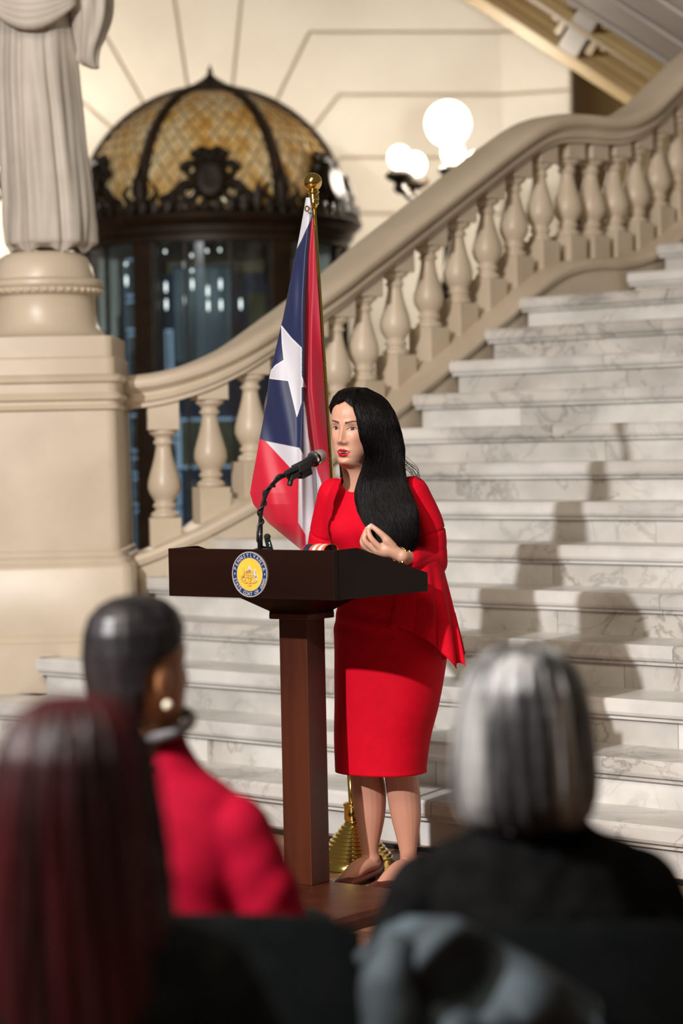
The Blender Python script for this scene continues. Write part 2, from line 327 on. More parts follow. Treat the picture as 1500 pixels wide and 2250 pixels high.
# local frame: +x image right, +y away from the camera
def sloc(px, py): return ((px - 108 - ROLL * (976 - py) * -1 - 0) * sd / F, zpx(px, py, sd) - sz)
SK = [(556, 112, 84), (540, 113, 98), (500, 112, 99), (450, 110, 97), (400, 106, 96), (330, 100, 93), (260, 95, 91), (200, 90, 89), (140, 87, 86), (80, 86, 82), (40, 86, 80), (0, 88, 74), (-60, 90, 66), (-130, 92, 72), (-190, 92, 80), (-230, 92, 60), (-250, 92, 28)]
NA = 150; rr = []
for y in np.interp(np.linspace(0, len(SK) - 1, 110), range(len(SK)), [q[0] for q in SK]):
    cxp = np.interp(-y, [-q[0] for q in SK], [q[1] for q in SK]); hp = np.interp(-y, [-q[0] for q in SK], [q[2] for q in SK])
    xx, zz = sloc(cxp, y); R = hp * sd / F; f = min(1, max(0, (y + 40) / 200)); ring = []
    tt = (556 - y) / 560
    for j in range(NA):
        a = 2 * math.pi * j / NA
        fold = .035 * math.sin(7 * a + 1.3 + 1.6 * math.sin(2.6 * tt)) + .030 * math.sin(11 * a + 3.1 * tt + .6) * math.sin(2 * a + 1 + tt) + .018 * math.sin(19 * a - 4 * tt) * math.sin(3 * a + 2 * tt)
        deep = -.24 * math.exp(-((a - (4.20 + .12 * tt)) / .075) ** 2) - .12 * math.exp(-((a - (5.15 - .1 * tt)) / .06) ** 2) - .10 * math.exp(-((a - 3.6 - .1 * tt) / .06) ** 2)
        knee = .10 * math.exp(-((a - 4.95) / .35) ** 2 - ((y - 300) / 140) ** 2)
        hem = .05 * math.sin(5 * a + .5) * max(0, (y - 480) / 70)
        k = 1 + (fold + deep) * (.35 + .65 * f) + knee + hem
        ring.append((xx + R * k * math.cos(a), .92 * R * k * math.sin(a), zz + (.02 * math.sin(7 * a) if y > 548 else 0)))
    rr.append(ring)
obj('draped_robe', MB().rings(rr), M_STATUE, sta, smooth=True)
m = MB()                                                    # overfold of cloth across the waist
for i in range(5):
    pts = [(*[sloc(-10 + 190 * u, 6 + 7 * i + (14 + 8 * i) * math.sin(math.pi * u))[q] for q in (0,)], -.19 - .05 * math.sin(math.pi * u), sloc(0, 6 + 7 * i + (14 + 8 * i) * math.sin(math.pi * u))[1]) for u in np.linspace(0, 1, 14)]
    m.tube(pts, [.014 + .02 * math.sin(math.pi * u) for u in np.linspace(0, 1, 14)], 8)
obj('waist_folds', m, M_STATUE, sta, smooth=True)
# hanging cloak and sleeve on the right
m = MB(); rr = []
for y, x0, x1, dp in [(-140, 150, 205, .10), (-60, 150, 238, .12), (0, 158, 250, .13), (50, 165, 249, .12), (90, 172, 238, .10), (120, 178, 226, .085), (145, 178, 224, .06), (160, 206, 225, .025)]:
    a0, zz = sloc(x0, y); a1, _ = sloc(x1, y); ring = []
    for j in range(40):
        a = 2 * math.pi * j / 40; k = 1 + .10 * math.sin(7 * a + y * .02) + .05 * math.sin(13 * a)
        ring.append(((a0 + a1) / 2 + (a1 - a0) / 2 * k * math.cos(a), -.02 + dp * k * math.sin(a), zz))
    rr.append(ring)
rr = [[tuple(v) for v in r] for r in np.array(spline([np.array(r) for r in rr], 5))]
obj('hanging_sleeve', MB().rings(rr), M_STATUE, sta, smooth=True)
hz = sloc(92, -235)[1]
obj('head', MB().lathe([(.075, hz - .10), (.062, hz - .02), (.058, hz + .03), (.062, hz + .06), (.085, hz + .09), (.098, hz + .15), (.102, hz + .20), (.096, hz + .25), (.075, hz + .295), (.04, hz + .32), (.008, hz + .328)], 24, (sloc(92, -300)[0], 0, 0)), M_STATUE, sta, smooth=True)

# ================================================================== BACK WALL
WD = 23.0
wo = P(750, 976, WD); wx = rot2(_r0, 6.7); wn = np.cross(wx, [0, 0, 1])      # wn points away from the camera
if wn @ FW < 0: wn = -wn
def onwall(px, py, o=None, n=None):
    o = wo if o is None else o; n = wn if n is None else n; v = ray(px, py); return CP + v * (((o - CP) @ n) / (v @ n))
def wuv(px, py): q = onwall(px, py) - wo; return (q @ wx, q[2])
def inset(poly, g):
    n = len(poly); ar = sum(poly[i][0] * poly[(i + 1) % n][1] - poly[(i + 1) % n][0] * poly[i][1] for i in range(n)); sgn = 1 if ar > 0 else -1; out = []
    for i in range(n):
        a, b, c2 = (np.array(poly[(i + k) % n], float) for k in (-1, 0, 1)); e1 = b - a; e2 = c2 - b; e1 /= np.linalg.norm(e1); e2 /= np.linalg.norm(e2)
        n1 = np.array([-e1[1], e1[0]]) * sgn; n2 = np.array([-e2[1], e2[0]]) * sgn; k = (n1 + n2); k = k / max(k @ k, .3) * 2; out.append(b + k * g)
    return out
wall = thing('wall_back', None, None, kind='structure')
def wplace(uv, dep): return [wo + wx * u + np.array([0, 0, z]) - wn * dep for u, z in uv]
BL = [[(640, 335), (685, 285), (745, 208), (1105, 208), (1105, 347), (750, 347), (700, 385), (660, 400)],
      [(580, 280), (605, 225), (680, 70), (1105, 70), (1105, 208), (745, 208), (685, 285), (640, 335)],
      [(500, 270), (512, 180), (530, 0), (545, -520), (1105, -520), (1105, 70), (680, 70), (605, 225), (580, 280)],
      [(660, 400), (700, 385), (750, 347), (1105, 347), (1105, 470), (680, 470)], [(680, 470), (1105, 470), (1105, 1250), (680, 1250)],
      [(425, 270), (413, 195), (384, 0), (370, -520), (545, -520), (530, 0), (512, 180), (500, 270)],
      [(355, 295), (320, 232), (228, 70), (-1700, 70), (-1700, -520), (370, -520), (384, 0), (413, 195), (425, 270)],
      [(300, 335), (250, 285), (170, 212), (-1700, 212), (-1700, 70), (228, 70), (320, 232), (355, 295)],
      [(280, 400), (185, 347), (-1700, 347), (-1700, 212), (170, 212), (250, 285), (300, 335)], [(280, 1250), (280, 400), (185, 347), (-1700, 347), (-1700, 1250)]]
def block(uv, name='stone'):
    a = inset(uv, .011); b = inset(uv, .024); n = len(uv)
    vs = wplace(a, 0) + wplace(a, .022) + wplace(b, .034)
    fs = [(i, (i + 1) % n, (i + 1) % n + n, i + n) for i in range(n)] + [(i + n, (i + 1) % n + n, (i + 1) % n + 2 * n, i + 2 * n) for i in range(n)] + [tuple(range(2 * n, 3 * n))]
    return obj(name, MB().add(vs, fs), M_WALL, wall)
for q in BL: block([wuv(*p) for p in q])
bk = [wuv(-1710, -530), wuv(1107, -530), wuv(1107, 1260), wuv(-1710, 1260)]
obj('backing', MB().add(wplace(bk, -.002) + wplace(bk, -.3), [(0, 1, 2, 3), (4, 7, 6, 5), (0, 4, 5, 1), (1, 5, 6, 2), (2, 6, 7, 3), (3, 7, 4, 0)]), M_JOINT, wall)
# the wall turns towards the camera on the right
co = onwall(1105, 500); w2x = rot2(wx, -24); wr = thing('wall_right', None, None, kind='structure')
w2n = np.cross(w2x, [0, 0, 1]); w2n = w2n if w2n @ FW > 0 else -w2n
def w2uv(px, py): q = onwall(px, py, co, w2n) - co; return (q @ w2x, q[2])
u1 = w2uv(1258, 300)[0]
zl = [onwall(1105, y)[2] - co[2] for y in (-520, 70, 208, 347, 470, 1250)]
for za, zc in zip(zl[:-1], zl[1:]):
    uv = [(0, za), (u1, za), (u1, zc), (0, zc)]; a = inset(uv, .011); b = inset(uv, .024)
    pl = lambda q, d: [co + w2x * u + np.array([0, 0, z]) - w2n * d for u, z in q]
    obj('stone', MB().add(pl(a, 0) + pl(a, .022) + pl(b, .034), [(i, (i + 1) % 4, (i + 1) % 4 + 4, i + 4) for i in range(4)] + [(i + 4, (i + 1) % 4 + 4, (i + 1) % 4 + 8, i + 8) for i in range(4)] + [(8, 9, 10, 11)]), M_WALL, wr)
uv = [(0, zl[0]), (u1, zl[0]), (u1, zl[-1]), (0, zl[-1])]
obj('backing', MB().add(pl(uv, -.002) + pl(uv, -.3), [(0, 1, 2, 3), (4, 7, 6, 5), (0, 4, 5, 1), (1, 5, 6, 2), (2, 6, 7, 3), (3, 7, 4, 0)]), M_JOINT, wr)
# ochre wall further back, under the upper flight
q0, q1 = P(1180, 300, 25.5), P(1720, 300, 25.5); dd = FW * .3
obj_ = MB().add([(*q0[:2], 0), (*q1[:2], 0), (*q1[:2], 7.5), (*q0[:2], 7.5), (*(q0 + dd)[:2], 0), (*(q1 + dd)[:2], 0), (*(q1 + dd)[:2], 7.5), (*(q0 + dd)[:2], 7.5)], [(0, 1, 2, 3), (4, 7, 6, 5), (0, 4, 5, 1), (1, 5, 6, 2), (2, 6, 7, 3), (3, 7, 4, 0)])
tag(obj('wall_far', obj_, M_GOLDWALL), kind='structure')

# ================================================================== UNDERSIDE OF THE UPPER FLIGHT (top right)
A0 = P(1000, -22, 19.0); A1 = P(1330, 192, 19.0); ax = A1 - A0; LA = np.linalg.norm(ax); ax /= LA
bx = -FW.copy(); nx = np.cross(ax, bx); nx /= np.linalg.norm(nx); nx = nx if nx[2] < 0 else -nx       # nx points down, out of the soffit
so = thing('ceiling', None, None, kind='structure')
def sbox(a0, a1, b0, b1, h0, h1):
    vs = [A0 + ax * a + bx * b + nx * hh for hh in (h0, h1) for a, b in ((a0, b0), (a1, b0), (a1, b1), (a0, b1))]
    return MB().add(vs, [(0, 3, 2, 1), (4, 5, 6, 7), (0, 1, 5, 4), (1, 2, 6, 5), (2, 3, 7, 6), (3, 0, 4, 7)])
a_, b_ = -2.5, LA + 1.9
obj('soffit_slab', sbox(a_, b_, -.15, 6.4, -.30, -.20), M_COFFER, so)
for b0, b1, nm in ((-.15, .32, 'outer_beam'), (1.22, 1.42, 'middle_beam'), (1.92, 2.10, 'inner_beam')):
    obj(nm, sbox(a_, b_, b0, b1, -.25, 0), M_GOLDWALL, so, bevel=.02)
for a in np.arange(a_ + .42, b_, 1.0):
    for b0, b1 in ((.32, 1.22), (1.42, 1.92)):
        obj('cross_beam', sbox(a, a + .17, b0, b1, -.25, -.004), M_SOFFIT, so, bevel=.01)
        for k, ins in enumerate((.03, .10)):
            m = MB(); x0, x1, y0, y1 = a + .17 + ins, a + 1.0 - ins, b0 + ins, b1 - ins; hh = -.06 - .06 * k
            for q in ((x0, x1, y0, y0 + .05), (x0, x1, y1 - .05, y1), (x0, x0 + .05, y0, y1), (x1 - .05, x1, y0, y1)):
                t = sbox(*q, -.22, hh); m.add(t.v, t.f)
            obj('coffer_moulding', m, M_GOLDWALL, so)
obj('soffit_panel', sbox(a_, b_, 2.16, 6.6, -.25, .03), M_SOFFIT, so)
for b in (2.20, 2.95, 3.7, 4.6): obj('soffit_rib', sbox(a_, b_, b, b + .05, 0, .05), M_SOFFIT, so, bevel=.01)

# ================================================================== DOMED GLASS KIOSK
KD = 20.0; kc = G(482, KD); KA = 132.7 + 180
def kz(y): return zpx(482, y, KD)
kio = thing('domed_kiosk', 'round bronze and glass kiosk with an amber stained glass dome behind the balustrade', 'kiosk', (kc[0], kc[1], 0), KA)
DR = 1.075; DZ = kz(486)
def sph(th, ph, r=DR): th, ph = math.radians(th), math.radians(ph); return (r * math.cos(ph) * math.cos(th), r * math.cos(ph) * math.sin(th), DZ + r * .985 * math.sin(ph))
RIBS = [-28 + 60 * i for i in range(6)]
NC = 40; DT = 360 / NC; lat = [3.0]
while lat[-1] < 76: lat.append(lat[-1] + 6.6 * math.cos(math.radians(lat[-1])) ** .75)
def pane(i, th0):
    lo, mi, hi = lat[i - 1] if i else -1, lat[i], lat[i + 1]; vs = []; fs = []
    for (t, p) in ((0, lo), (DT / 2, mi), (0, hi), (-DT / 2, mi)): vs.append(sph(th0 + t * .97, mi + (p - mi) * .97))
    q = []
    for (t, p) in ((.31, .31), (.31, -.31), (-.31, -.31), (-.31, .31)):
        q.append(sph(th0 + DT * t, mi + (hi - mi if p > 0 else mi - lo) * p * 1.62, DR + .004))
    vs += [q[0], q[1], q[2], q[3], sph(th0, mi, DR + .013)]
    # outline: bottom0 right1 top2 left3 ; bulging edge midpoints 4(upper right) 5(lower right) 6(lower left) 7(upper left) ; centre 8
    ring = [0, 5, 1, 4, 2, 7, 3, 6]
    return vs, [(8, ring[j], ring[(j + 1) % 8]) for j in range(8)]
rest = MB(); cnt = 0
for i in range(len(lat) - 1):
    me = None
    for j in range(NC):
        th = j * DT + (DT / 2 if i % 2 else 0); th = (th + 180) % 360 - 180
        if abs(th) <= 62 and lat[i] < 66 and cnt < 300:
            if me is None: me = MB().add(*pane(i, 0)).mesh('glass_pane')
            o = link('glass_pane', me, M_AMBER, kio); o.rotation_euler = (0, 0, math.radians(th)); cnt += 1
        else: rest.add(*pane(i, th))
tag(obj('glass_panes', rest, M_AMBER, kio), kind='stuff')
m = MB()
for s in (-1, 1):
    for j in range(NC):
        pts = []
        for i in range(-1, len(lat)):
            la = lat[i] if i >= 0 else -1.5
            pts.append(sph(j * DT + s * (i * DT / 2), la, DR + .006))
        m.tube(pts, [.0085 if la < 60 else .006 for la in [-1] + lat], 4, False)
obj('lead_lattice', m, M_LEAD, kio)
for t in RIBS:
    rr = []
    for p in np.linspace(-2, 80, 26):
        w = .050 * (1 - .35 * p / 80); rr.append([sph(t - math.degrees(w / max(math.cos(math.radians(p)), .15)), p, DR - .01), sph(t - math.degrees(.8 * w / max(math.cos(math.radians(p)), .15)), p, DR + .045), sph(t, p, DR + .06), sph(t + math.degrees(.8 * w / max(math.cos(math.radians(p)), .15)), p, DR + .045), sph(t + math.degrees(w / max(math.cos(math.radians(p)), .15)), p, DR - .01)])
    rb = obj('rib', MB().rings(rr, False, False), M_BRONZE2, kio, smooth='auto')
    m = MB(); x, y, z = sph(t, 1, DR + .03); c_, s_ = math.cos(math.radians(t)), math.sin(math.radians(t))
    m.lathe([(.075, 0), (.085, .05), (.05, .10), (.07, .16), (.06, .24), (.03, .30), (.012, .36)], 12, (x, y, z - .03))
    for q in (-1, 1):
        m.tube([(x - s_ * q * (.05 + .10 * math.sin(u * 2.6)), y + c_ * q * (.05 + .10 * math.sin(u * 2.6)), z + .02 + .16 * u) for u in np.linspace(0, 1, 9)], [.028 - .018 * u for u in np.linspace(0, 1, 9)], 6)
    obj('rib_base', m, M_BRONZE, rb, smooth=True)
    # big scrolled crest in the middle of each bay
    tc = t + 30; m = MB()
    def cpos(a, b, r=.05): return sph(tc + math.degrees(a / DR), math.degrees(b / DR) + 1, DR + r)
    m.rings([[cpos(.125 * k * math.cos(v), .20 + .17 * k * math.sin(v), .05 + dep) for v in np.linspace(0, 2 * math.pi, 24, endpoint=False)] for k, dep in ((1, -.03), (1, .03), (.8, .06), (.45, .05), (.1, .045))])
    for q in (-1, 1):
        for (a0, b0, R0, n0) in ((.17, .10, .085, 1.35), (.25, .055, .06, 1.3), (.15, .27, .07, 1.2), (.09, .385, .045, 1.1), (.33, .03, .045, 1.1)):
            m.tube([cpos(q * (a0 + R0 * (1 - .6 * u) * math.cos(u * 2 * math.pi * n0)), b0 + R0 * (1 - .6 * u) * math.sin(u * 2 * math.pi * n0)) for u in np.linspace(0, 1, 18)], [.030 - .012 * u for u in np.linspace(0, 1, 18)], 6)
        m.tube([cpos(q * (.02 + .10 * u), .36 + .09 * math.sin(u * 3)) for u in np.linspace(0, 1, 7)], [.045 - .03 * u for u in np.linspace(0, 1, 7)], 6)
    m.tube([cpos(0, .34 + .11 * u) for u in np.linspace(0, 1, 6)], [.05, .055, .04, .045, .03, .01], 8)
    obj('scrolled_crest', m, M_BRONZE, kio, smooth=True)
obj('crown_cap', MB().lathe([(.27, kz(216)), (.265, kz(210)), (.215, kz(203)), (.17, kz(195)), (.12, kz(186)), (.07, kz(178)), (.035, kz(171)), (.02, kz(166)), (.028, kz(162)), (.02, kz(158)), (.008, kz(150)), (.002, kz(146))], 24), M_BRONZE, kio, smooth='auto')
obj('cornice', MB().lathe([(1.06, kz(556)), (1.12, kz(553)), (1.12, kz(540)), (1.15, kz(536)), (1.16, kz(522)), (1.195, kz(516)), (1.225, kz(508)), (1.23, kz(500)), (1.20, kz(496)), (1.12, kz(492)), (1.05, kz(486))], 64), M_BRONZE2, kio, smooth='auto')
for i in range(72):
    if i == 0:
        me = MB().rings([[(dx, w_ * sx, z_) for dx, sx in ((.012, 0), (0, 1), (-.012, 0), (0, -1))] for w_, z_ in ((.018, 0), (.040, .03), (.046, .055), (.034, .085), (.004, .112))]).mesh('crest_leaf')
    o = link('crest_leaf', me, M_BRONZE, kio, loc=(1.20 * math.cos(math.radians(i * 5)), 1.20 * math.sin(math.radians(i * 5)), kz(497))); o.rotation_euler = (0, 0, math.radians(i * 5))
    if i % 18 == 4: o.scale = (1.3, .8, 2.2)
ZF = .55
def cyl(r, t0, t1, z0, z1, n=14, th=.012):
    rr = []
    for i in range(n + 1):
        t = math.radians(t0 + (t1 - t0) * i / n); rr.append([(q * math.cos(t), q * math.sin(t), z) for q, z in ((r, z0), (r, z1), (r - th, z1), (r - th, z0))])
    return MB().rings(rr)
gl = bpy.data.materials.new('kiosk_glass'); gl.use_nodes = True; N = gl.node_tree.nodes; N.clear(); L = gl.node_tree.links
o_ = N.new('ShaderNodeOutputMaterial'); mx = N.new('ShaderNodeMixShader'); tr = N.new('ShaderNodeBsdfTransparent'); go = N.new('ShaderNodeBsdfGlossy'); tr.inputs[0].default_value = (.72, .80, .84, 1); go.inputs['Roughness'].default_value = .03; mx.inputs[0].default_value = .10
L.new(tr.outputs[0], mx.inputs[1]); L.new(go.outputs[0], mx.inputs[2]); L.new(mx.outputs[0], o_.inputs[0])
for t in RIBS:
    obj('post', cyl(1.10, t - 5, t + 5, 0, kz(550), 6, .14), M_BRONZE2, kio, bevel=.01)
    obj('curved_glass', cyl(1.07, t + 5, t + 55, .0, kz(550), 14, .008), gl, kio)
    for q in (19, 38): obj('thin_mullion', cyl(1.085, t + q - .6, t + q + .6, 0, kz(550), 2, .03), M_BRONZE, kio)
obj('inner_ceiling', MB().lathe([(1.05, kz(548)), (1.05, kz(540)), (.02, kz(540))], 40), M_BRONZE, kio)
# lit display inside
M_NAVY = mat('display_navy', (.022, .055, .13), (.035, .08, .17), .5, scale=3)
M_PALEBLUE = mat('pale_blue_frame', (.50, .62, .72), rough=.4, emit=(.55, .72, .9), estr=.45)
dis = thing('display_drum', 'dark blue exhibit drum hung with framed pictures inside the glass kiosk', 'display', (kc[0], kc[1], 0), KA)
obj('drum_body', MB().lathe([(.78, 0), (.78, 2.9), (.76, 2.92), (.02, 2.92)], 40), M_NAVY, dis)
def pic(x0, x1, y0, y1, col, frame=M_PALEBLUE):
    R = .785; d = KD - .75
    f = lambda x: math.degrees(math.asin(max(-.99, min(.99, (x - 485) * d / F / R)))); t0, t1 = f(x0), f(x1); z0, z1 = zpx(480, y1, d), zpx(480, y0, d)
    fr = obj('picture_frame', cyl(R + .02, t0, t1, z0, z1, 6, .02), frame, dis); k = .022; dt = math.degrees(k / R)
    obj('picture', cyl(R + .026, t0 + dt, t1 - dt, z0 + k, z1 - k, 6, .01), col, fr)
G1 = mat('photo_grey', (.08, .10, .12), (.50, .55, .58), .5, scale=7); G2 = mat('photo_slate', (.07, .10, .12), (.19, .25, .28), .5, scale=3); G3 = mat('photo_olive', (.15, .15, .07), (.40, .38, .22), .5, scale=4); G4 = mat('photo_green', (.05, .09, .085), (.10, .15, .14), .5, scale=3)
M_BLUEL = mat('blue_panel_light', (.16, .22, .27), (.34, .43, .47), .5, scale=2, stretch=(6, 6, .5))
for q in [(296, 337, 560, 645, M_BLUEL), (296, 334, 652, 720, G1), (298, 334, 726, 832, G1), (386, 402, 722, 815, G1), (300, 332, 905, 990, G1), (302, 334, 1000, 1040, G2), (304, 336, 1046, 1110, G1), (306, 336, 1118, 1215, G2), (388, 412, 905, 960, G2), (388, 412, 966, 1030, G1), (390, 412, 1036, 1110, G2), (392, 412, 1116, 1170, G1), (412, 560, 918, 1028, G3)]: pic(*q)
for q in [(246, 292, 680, 1000, G4, G4), (404, 540, 585, 800, M_BLUEL, M_NAVY), (425, 520, 1050, 1150, G1, M_NAVY), (560, 640, 640, 760, G3, M_NAVY), (738, 770, 660, 860, M_BLUEL, M_PALEBLUE)]: pic(*q)
M_STREAK = mat('glowing_streak', (1, .95, .85), rough=.2, emit=(1, .93, .82), estr=3.5)  # emission imitates lamp reflections on the curved glass
rfl = thing('glass_reflections', 'glowing streaks imitating lamp reflections on the curved kiosk glass', 'reflection', (kc[0], kc[1], 0), KA)
obj('streak_mount', MB().lathe([(.97, kz(548)), (.97, kz(552)), (.9, kz(553)), (.02, kz(553))], 30), M_BRONZE, rfl)  # disc and cords are added to carry the imitated reflections
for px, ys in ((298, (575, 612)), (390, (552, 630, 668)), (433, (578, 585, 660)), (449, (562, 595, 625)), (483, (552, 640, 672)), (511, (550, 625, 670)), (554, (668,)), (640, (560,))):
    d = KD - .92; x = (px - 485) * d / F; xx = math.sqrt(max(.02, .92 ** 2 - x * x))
    obj('streak_cord', MB().tube([(xx, x, kz(550)), (xx, x, zpx(px, max(ys), d))], .003, 5), M_LEAD, rfl)
    for y in ys: obj('streak', MB().ell((xx, x, zpx(px, y, d)), .009, .009, .045 if y > 600 else .013, 8, 6), M_STREAK, rfl, smooth=True)

# ================================================================== CANDELABRA
def candelabrum(px, d, label):
    c0 = G(px, d); t = thing('candelabrum', label, 'lamp', (c0[0], c0[1], 0), 132.7 - 90, 'standing candelabra either side of the kiosk'); k = d / 17.0
    Z = lambda y: zpx(px, y, d)
    obj('pole', MB().lathe([(.22, 0), (.22, .15), (.16, .2), (.10, .35), (.07, .8), (.06, 1.6), (.075, 1.7), (.06, 1.75), (.065, 1.95), (.12, 2.05), (.19, 2.2), (.18, 2.40), (.11, 2.6), (.07, 2.7), (.10, 2.85), (.06, 2.95), (.05, Z(420)), (.08, Z(400)), (.06, Z(390)), (.03, Z(375))], 20), M_BRONZE, t, smooth='auto')
    obj('stem', MB().lathe([(.03, Z(378)), (.022, Z(360)), (.035, Z(352)), (.02, Z(345)), (.018, Z(335)), (.05, Z(328)), (.06, Z(322))], 16), M_BRASSD, t, smooth=True)
    obj('globe', MB().ell((0, 0, Z(274)), .158 * k, .158 * k, .158 * k, 28, 18), M_GLOBE, t, smooth=True)
    for i in range(5):
        a = math.radians(200 + 72 * i); x, y = .37 * k * math.cos(a), .37 * k * math.sin(a)
        arm = obj('arm', MB().tube([(x * u, y * u, Z(440) - .10 * math.sin(u * 3.1) + .10 * u * u) for u in np.linspace(0, 1, 9)], .026, 8), M_BRONZE, t, smooth=True)
        obj('cup', MB().lathe([(.02, Z(430)), (.06, Z(420)), (.04, Z(408)), (.12, Z(396)), (.125, Z(388)), (.08, Z(380))], 16, (x, y, 0)), M_BRONZE, arm, smooth='auto')
        obj('small_globe', MB().ell((x, y, Z(352)), .080 * k, .080 * k, .088 * k, 18, 12), M_GLOBE, arm, smooth=True)
    lamp('candelabrum_light', 'POINT', (c0[0], c0[1], Z(337)), 300, (1.0, .90, .77), .12)
candelabrum(1000, 20.6, 'bronze candelabrum with glowing white globes behind the handrail on the right')
candelabrum(-70, 21.0, 'bronze candelabrum with glowing white globes, mostly hidden behind the statue')

# ================================================================== LECTERN
LR = 5.0
_xl = rot2(np.array([1., 0, 0]), LR); _yl = rot2(np.array([0, 1., 0]), LR)
lc = onz(685, 1947, .05) + _xl * -.06 + _yl * .05; lc[2] = 0
def lw(x, y, z): return lc + _xl * x + _yl * y + np.array([0, 0, z])
def lx(px, py, x):                       # point seen at a pixel on the lectern plane x = const, in lectern coordinates
    v = ray(px, py); t = ((lc - CP) @ _xl + x) / (v @ _xl); q = CP + v * t - lc; return np.array([x, q @ _yl, q[2]])
def ly(px, py, y):
    v = ray(px, py); t = ((lc - CP) @ _yl + y) / (v @ _yl); q = CP + v * t - lc; return np.array([q @ _xl, y, q[2]])
M_WOOD = mat('mahogany', (.0075, .0024, .0017), (.016, .005, .003), .45, scale=5, detail=6, stretch=(.12, 1, 1), coat=.0, spec=.1)
M_WOODR = mat('mahogany_post', (.045, .010, .005), (.085, .020, .008), .40, scale=5, detail=6, stretch=(2, 2, .15), coat=.0, spec=.35)
lec = thing('lectern', 'dark mahogany lectern with a round seal on its front', 'lectern', (lc[0], lc[1], 0), LR)
_c = P(735, 1320, 7.68) - lc; XR_L, Y_F = _c @ _xl, _c @ _yl; ZB = _c[2]; ZT, ZK = ZB + .159, ZB + .062; W_L = .703; HX, Y_B = W_L / 2, Y_F + .510; XC = XR_L - HX
side = [(Y_F, ZB), (Y_F, ZT), (Y_F + .13, ZT + .003), (Y_B, ZK), (Y_B, ZB)]
obj('front_panel', MB().box(XC - HX, XC + HX, Y_F, Y_F + .022, ZB, ZT), M_WOOD, lec, bevel=.002)
for s in (-1, 1): obj('side_panel', MB().prism([(y + (.0225 if i < 2 else 0), z) for i, (y, z) in enumerate(side)], XC + s * HX, XC + s * (HX - .022), 'x'), M_WOOD, lec, bevel=.002)
obj('bottom_board', MB().box(XC - HX + .022, XC + HX - .022, Y_F + .022, Y_B, ZB, ZB + .02), M_WOOD, lec)
obj('desk_board', MB().prism([(Y_F + .022, ZT - .012), (Y_F + .13, ZT - .010), (Y_B - .02, ZK - .012), (Y_B - .02, ZK - .03), (Y_F + .022, ZT - .03)], XC - HX + .022, XC + HX - .022, 'x'), M_WOOD, lec)
obj('back_lip', MB().box(XC - HX + .022, XC + HX - .022, Y_B - .02, Y_B, ZB + .02, ZK), M_WOOD, lec)
obj('neck', MB().rings([[(-a, -b, z), (a, -b, z), (a, b, z), (-a, b, z)] for a, b, z in ((.185, .16, ZB), (.082, .072, ZB - .065), (.082, .072, ZB - .072))]), M_WOOD, lec)
obj('collar', MB().box(-.084, .084, -.074, .074, ZB - .092, ZB - .070), M_WOODR, lec, bevel=.004)
obj('post', MB().box(-.06, .06, -.05, .05, .05, ZB - .09), M_WOODR, lec, bevel=.003)
obj('base_plate', MB().rings([[(-a, -.545 + e, z), (a, -.545 + e, z), (a, .066 - e, z), (-a, .066 - e, z)] for a, e, z in ((.49, 0, 0), (.49, 0, .036), (.478, .012, .05))]), M_WOODR, lec, bevel=.003)
# seal
M_SILVER = mat('seal_silver', (.72, .70, .68), rough=.35, metal=.5); M_SEALNAVY = mat('seal_navy', (.012, .030, .115), rough=.35); M_SEALGOLD = mat('seal_gold', (.86, .50, .055), (.80, .44, .05), .35, scale=30); M_SEALG2 = mat('seal_relief_gold', (.45, .27, .06), (.62, .38, .10), .4, scale=90); M_SEALGREY = mat('seal_grey', (.50, .48, .50), rough=.5)
sc_ = ly(550.5, 1262, Y_F); SR = .0735
seal = thing('seal_tmp', None, None); bpy.data.objects.remove(seal)
def disc(r0, r1, y0, y1, n=64):
    rr = [[(sc_[0] + r * math.cos(2 * math.pi * j / n), Y_F - y, sc_[2] + r * math.sin(2 * math.pi * j / n)) for j in range(n)] for r, y in ((r0, y0), (r0, y1), (r1, y1), (r1, y0))]
    return MB().rings(rr, False)
seal = obj('seal', MB().rings([[(sc_[0] + SR * math.cos(2 * math.pi * j / 64), Y_F - y, sc_[2] + SR * math.sin(2 * math.pi * j / 64)) for j in range(64)] for y in (0, .004)]), M_SEALNAVY, lec)
seal['label'] = 'round blue and gold coat of arms seal'
obj('seal_rim', disc(SR - .0022, SR + .0008, 0, .006), M_SILVER, seal)
obj('seal_ring', disc(.0530, .0545, .003, .0055), M_SILVER, seal)
obj('seal_field', MB().rings([[(sc_[0] + r * math.cos(2 * math.pi * j / 48), Y_F - y, sc_[2] + r * math.sin(2 * math.pi * j / 48)) for j in range(48)] for r, y in ((.0532, .003), (.0532, .0048), (.0515, .0052), (.002, .0053))]), M_SEALGOLD, seal)
def glyph(ch, size):
    cu = bpy.data.curves.new('g', 'FONT'); cu.body = ch; cu.size = size; cu.align_x = 'CENTER'; cu.extrude = .0006; cu.offset = .00022; cu.resolution_u = 2
    o = bpy.data.objects.new('g', cu); COL.objects.link(o); dg = bpy.context.evaluated_depsgraph_get(); dg.update()
    me = bpy.data.meshes.new_from_object(o.evaluated_get(dg)); v = np.array([x.co[:] for x in me.vertices]); f = [tuple(p.vertices) for p in me.polygons]
    bpy.data.objects.remove(o); bpy.data.meshes.remove(me); return v, f
